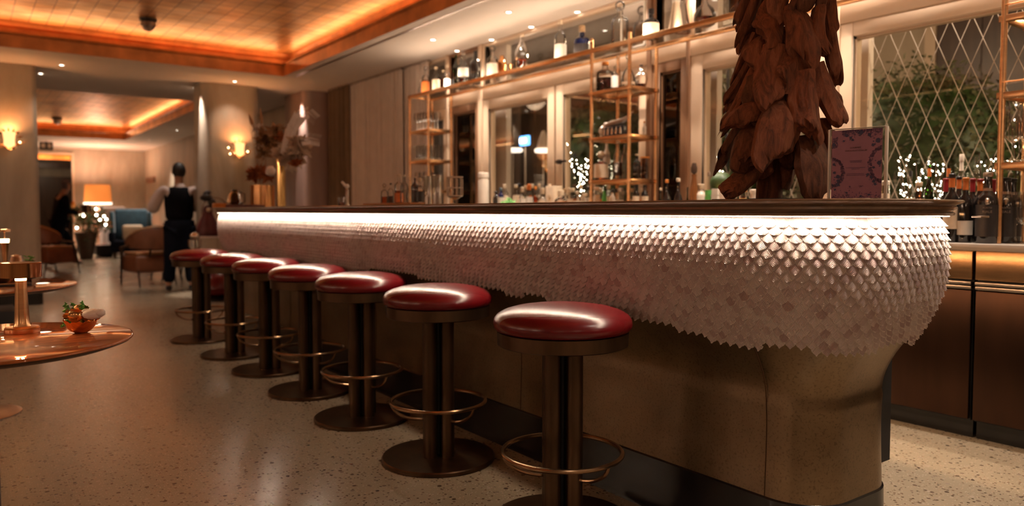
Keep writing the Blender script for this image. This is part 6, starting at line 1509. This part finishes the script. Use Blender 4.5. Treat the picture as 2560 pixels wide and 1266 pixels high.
def build_person(e, J, cloth, hairmat, face=True):
    """J: joints (x right, y forward(+), z up). returns body"""
    P = lambda k: Vector(J[k])
    neck = P('neck'); head = P('head'); pel = P('pelvis'); chest = P('chest')
    ch = [[(pel, (.15, .11)), (pel.lerp(chest, .5), (.135, .10)), (chest, (.155, .115)), (neck, (.055, .055)), (head, (.070, .075)), (head + Vector((0, 0, .07)), (.072, .085)), (head + Vector((0, 0, .13)), (.055, .065))]]
    for s_ in ('l', 'r'):
        hip = P('hip_' + s_); kn = P('knee_' + s_); an = P('ankle_' + s_); toe = P('toe_' + s_)
        ch.append([0, (hip, .095), (hip.lerp(kn, .5), .078), (kn, .056), (kn.lerp(an, .4), .054), (an, .037), (toe, (.040, .028))])
    for s_ in ('l', 'r'):
        sh = P('sh_' + s_); el = P('el_' + s_); wr = P('wr_' + s_); hd = P('hd_' + s_); d = (hd - wr).normalized()
        ch.append([2, (sh, .058), (sh.lerp(el, .5), .047), (el, .039), (el.lerp(wr, .5), .034), (wr, .024), (wr + d * .05, (.038, .017)), (wr + d * .085, (.040, .014))])
    body = skinmesh('body', ch, 'skin', e)
    # fingers: five short chains rooted inside the palm, part of one hand mesh each
    for s_, sg in (('l', -1), ('r', 1)):
        wr = P('wr_' + s_); hd = P('hd_' + s_); d = (hd - wr).normalized(); pn = Vector(J.get('pn_' + s_, (0, 0, -1))); pn = (pn - d * pn.dot(d)).normalized(); sd = d.cross(pn).normalized() * sg
        for k, (off, ln) in enumerate(((-.030, .075), (-.010, .085), (.010, .080), (.028, .062))):
            b_ = wr + d * .07 + sd * off; m1_ = b_ + d * ln * .55 + pn * .004; m2_ = m1_ + d * ln * .30 + pn * .014; m3_ = m2_ + d * ln * .18 + pn * .016
            skinmesh('finger', [[(b_, .010), (m1_, .009), (m2_, .0085), (m3_, .0070)]], 'skin', e, 1)
        b_ = wr + d * .025 - sd * .020; skinmesh('thumb', [[(b_, .012), (b_ - sd * .028 + d * .025, .011), (b_ - sd * .034 + d * .052 + pn * .008, .009)]], 'skin', e, 1)
    fw = Vector(J.get('face', (0, 1, 0))).normalized(); sdv = Vector((fw.y, -fw.x, 0))
    hc = head + Vector((0, 0, .065))
    MB().tube([hc + fw * .078 + Vector((0, 0, .02)), hc + fw * .105 + Vector((0, 0, -.02)), hc + fw * .085 + Vector((0, 0, -.03))], [.008, .014, .010], 8).build('nose', 'skin', e)
    for g_ in (1, -1): MB().blob(hc + sdv * .078 * g_ + Vector((0, 0, -.005)), (.014, .022, .032)).build('ear', 'skin', e)
    for g_ in (1, -1): MB().blob(hc + fw * .083 + sdv * .030 * g_ + Vector((0, 0, .012)), .010).build('eye', 'capblack', e)
    MB().tube([hc + fw * .084 + sdv * .022 + Vector((0, 0, -.055)), hc + fw * .092 + Vector((0, 0, -.055)), hc + fw * .084 - sdv * .022 + Vector((0, 0, -.055))], .006, 6).build('mouth', 'darkred', e)
    bm = bmesh.new(); bmesh.ops.create_uvsphere(bm, u_segments=20, v_segments=14, radius=1)
    kill = []
    for v_ in bm.verts:
        c_ = v_.co.copy(); f_ = c_.dot(fw)
        if c_.z < (-.80 if f_ < .1 else .30 + .1 * f_): kill.append(v_)
    bmesh.ops.delete(bm, geom=kill, context='VERTS')
    for v_ in bm.verts: v_.co = Vector((v_.co.x * .084, v_.co.y * .094, v_.co.z * .110)) + hc + Vector((0, 0, .018)) - fw * .006
    me = bpy.data.meshes.new('hair'); bm.to_mesh(me); bm.free(); me.materials.append(mt[hairmat]); me.shade_smooth()
    o = bpy.data.objects.new('hair', me); COL.objects.link(o); o.parent = e; sol = o.modifiers.new('thick', 'SOLIDIFY'); sol.thickness = .012; sol.offset = 0
    return body
# waiter: turned away, left arm bent forward
w = empty('person', (2.43, 11.08, 0), R(-14)); tag(w, 'waiter in dark waistcoat and white shirt seen from behind, arm bent', 'person')
J = dict(pelvis=(0, 0, .93), chest=(0, .02, 1.28), neck=(0, .05, 1.50), head=(.0, .08, 1.58), face=(-.3, 1, 0),
         hip_l=(-.10, 0, .90), knee_l=(-.12, .03, .50), ankle_l=(-.15, -.02, .09), toe_l=(-.17, .17, .035), hip_r=(.10, 0, .90), knee_r=(.12, .02, .50), ankle_r=(.14, -.02, .09), toe_r=(.16, .17, .035),
         sh_l=(-.20, .03, 1.42), el_l=(-.33, .00, 1.14), wr_l=(-.34, .24, 1.12), hd_l=(-.30, .36, 1.14), sh_r=(.19, .03, 1.42), el_r=(.22, .10, 1.13), wr_r=(.12, .31, 1.14), hd_r=(.04, .40, 1.15))
build_person(w, J, None, 'hair')
V = lambda k: Vector(J[k])
skinmesh('shirt', [[(V('pelvis') + Vector((0, 0, .08)), (.16, .12)), (V('chest'), (.168, .125)), (V('neck') + Vector((0, .005, .02)), (.066, .066))], [1, (V('sh_l'), .080), (V('sh_l').lerp(V('el_l'), .5), .084), (V('el_l'), .084), (V('el_l').lerp(V('wr_l'), .6), .066), (V('wr_l'), .040)],
                   [1, (V('sh_r'), .070), (V('sh_r').lerp(V('el_r'), .5), .062), (V('el_r'), .056), (V('el_r').lerp(V('wr_r'), .6), .048), (V('wr_r'), .036)]], 'shirt', w)
skinmesh('waistcoat', [[(V('pelvis') + Vector((0, 0, .0)), (.20, .15)), (V('pelvis') + Vector((0, 0, .16)), (.192, .138)), (V('chest') + Vector((0, 0, .0)), (.215, .148)), (V('chest') + Vector((0, .01, .12)), (.185, .112)), (V('chest') + Vector((0, .01, .165)), (.125, .080))]], 'darknavy', w)
skinmesh('trousers', [[(V('pelvis') + Vector((0, 0, .04)), (.18, .135))]] + [[0, (V('hip_' + s_) + Vector((0, 0, -.05)), .115), (V('knee_' + s_), .092), (V('ankle_' + s_) + Vector((0, 0, .02)), .078)] for s_ in 'lr'], 'navy', w)
for s_ in 'lr': skinmesh('shoe', [[(V('ankle_' + s_) + Vector((0, -.03, -.03)), (.048, .05)), (V('ankle_' + s_) + Vector((0, .06, -.045)), (.046, .038)), (V('toe_' + s_), (.045, .030))]], 'capblack', w, 1)
MB().lathe([(.120, .40), (.170, .42), (.205, .60), (.205, .84), (.188, .97), (.178, .98)], seg=24, cap=False, mx=Matrix.Scale(.82, 4, (0, 1, 0))).build('apron', 'navy', w)
# man in a long dark coat walking right
q = floor_at(150, 15.3); w = empty('person', q, R(-78)); tag(w, 'man in long navy coat walking past the doorway, holding something', 'person')
J = dict(pelvis=(0, 0, .93), chest=(0, .03, 1.27), neck=(0, .09, 1.48), head=(0, .15, 1.55), face=(0, 1, 0),
         hip_l=(-.09, 0, .90), knee_l=(-.09, .20, .52), ankle_l=(-.09, .26, .10), toe_l=(-.09, .44, .04), hip_r=(.09, 0, .90), knee_r=(.09, -.06, .50), ankle_r=(.09, -.30, .14), toe_r=(.09, -.14, .04),
         sh_l=(-.20, .05, 1.41), el_l=(-.25, .08, 1.12), wr_l=(-.16, .30, 1.08), hd_l=(-.12, .40, 1.10), sh_r=(.20, .05, 1.41), el_r=(.25, .06, 1.12), wr_r=(.17, .29, 1.06), hd_r=(.12, .40, 1.08))
build_person(w, J, None, 'greyhair')
skinmesh('coat', [[(Vector((0, -.04, .68)), (.21, .20)), (V('pelvis'), (.19, .17)), (V('chest'), (.195, .155)), (V('neck') + Vector((0, -.01, -.04)), (.09, .09))], [2, (V('sh_l'), .078), (V('el_l'), .066), (V('wr_l'), .050)], [2, (V('sh_r'), .078), (V('el_r'), .066), (V('wr_r'), .050)]], 'navy', w)
skinmesh('trousers', [[(V('pelvis') + Vector((0, 0, .0)), (.15, .12))]] + [[0, (V('hip_' + s_) + Vector((0, 0, -.05)), .095), (V('knee_' + s_), .075), (V('ankle_' + s_), .065)] for s_ in 'lr'], 'navy', w)
for s_ in 'lr': skinmesh('shoe', [[(V('ankle_' + s_) + Vector((0, -.03, -.03)), (.045, .05)), (V('toe_' + s_), (.042, .030))]], 'capblack', w, 1)
e = empty('parcel', Vector(q) + Matrix.Rotation(R(-78), 3, 'Z') @ Vector((0, .50, 1.12)), R(-78)); tag(e, 'small dark parcel held by the man in the coat', 'parcel'); MB().rbox(-.12, .12, -.06, .06, -.05, .12, .015).build('wrapping', 'wood_dark', e)
MB().box(-.125, .125, -.012, .012, -.055, .125).build('ribbon', 'captan', e, smooth=False)
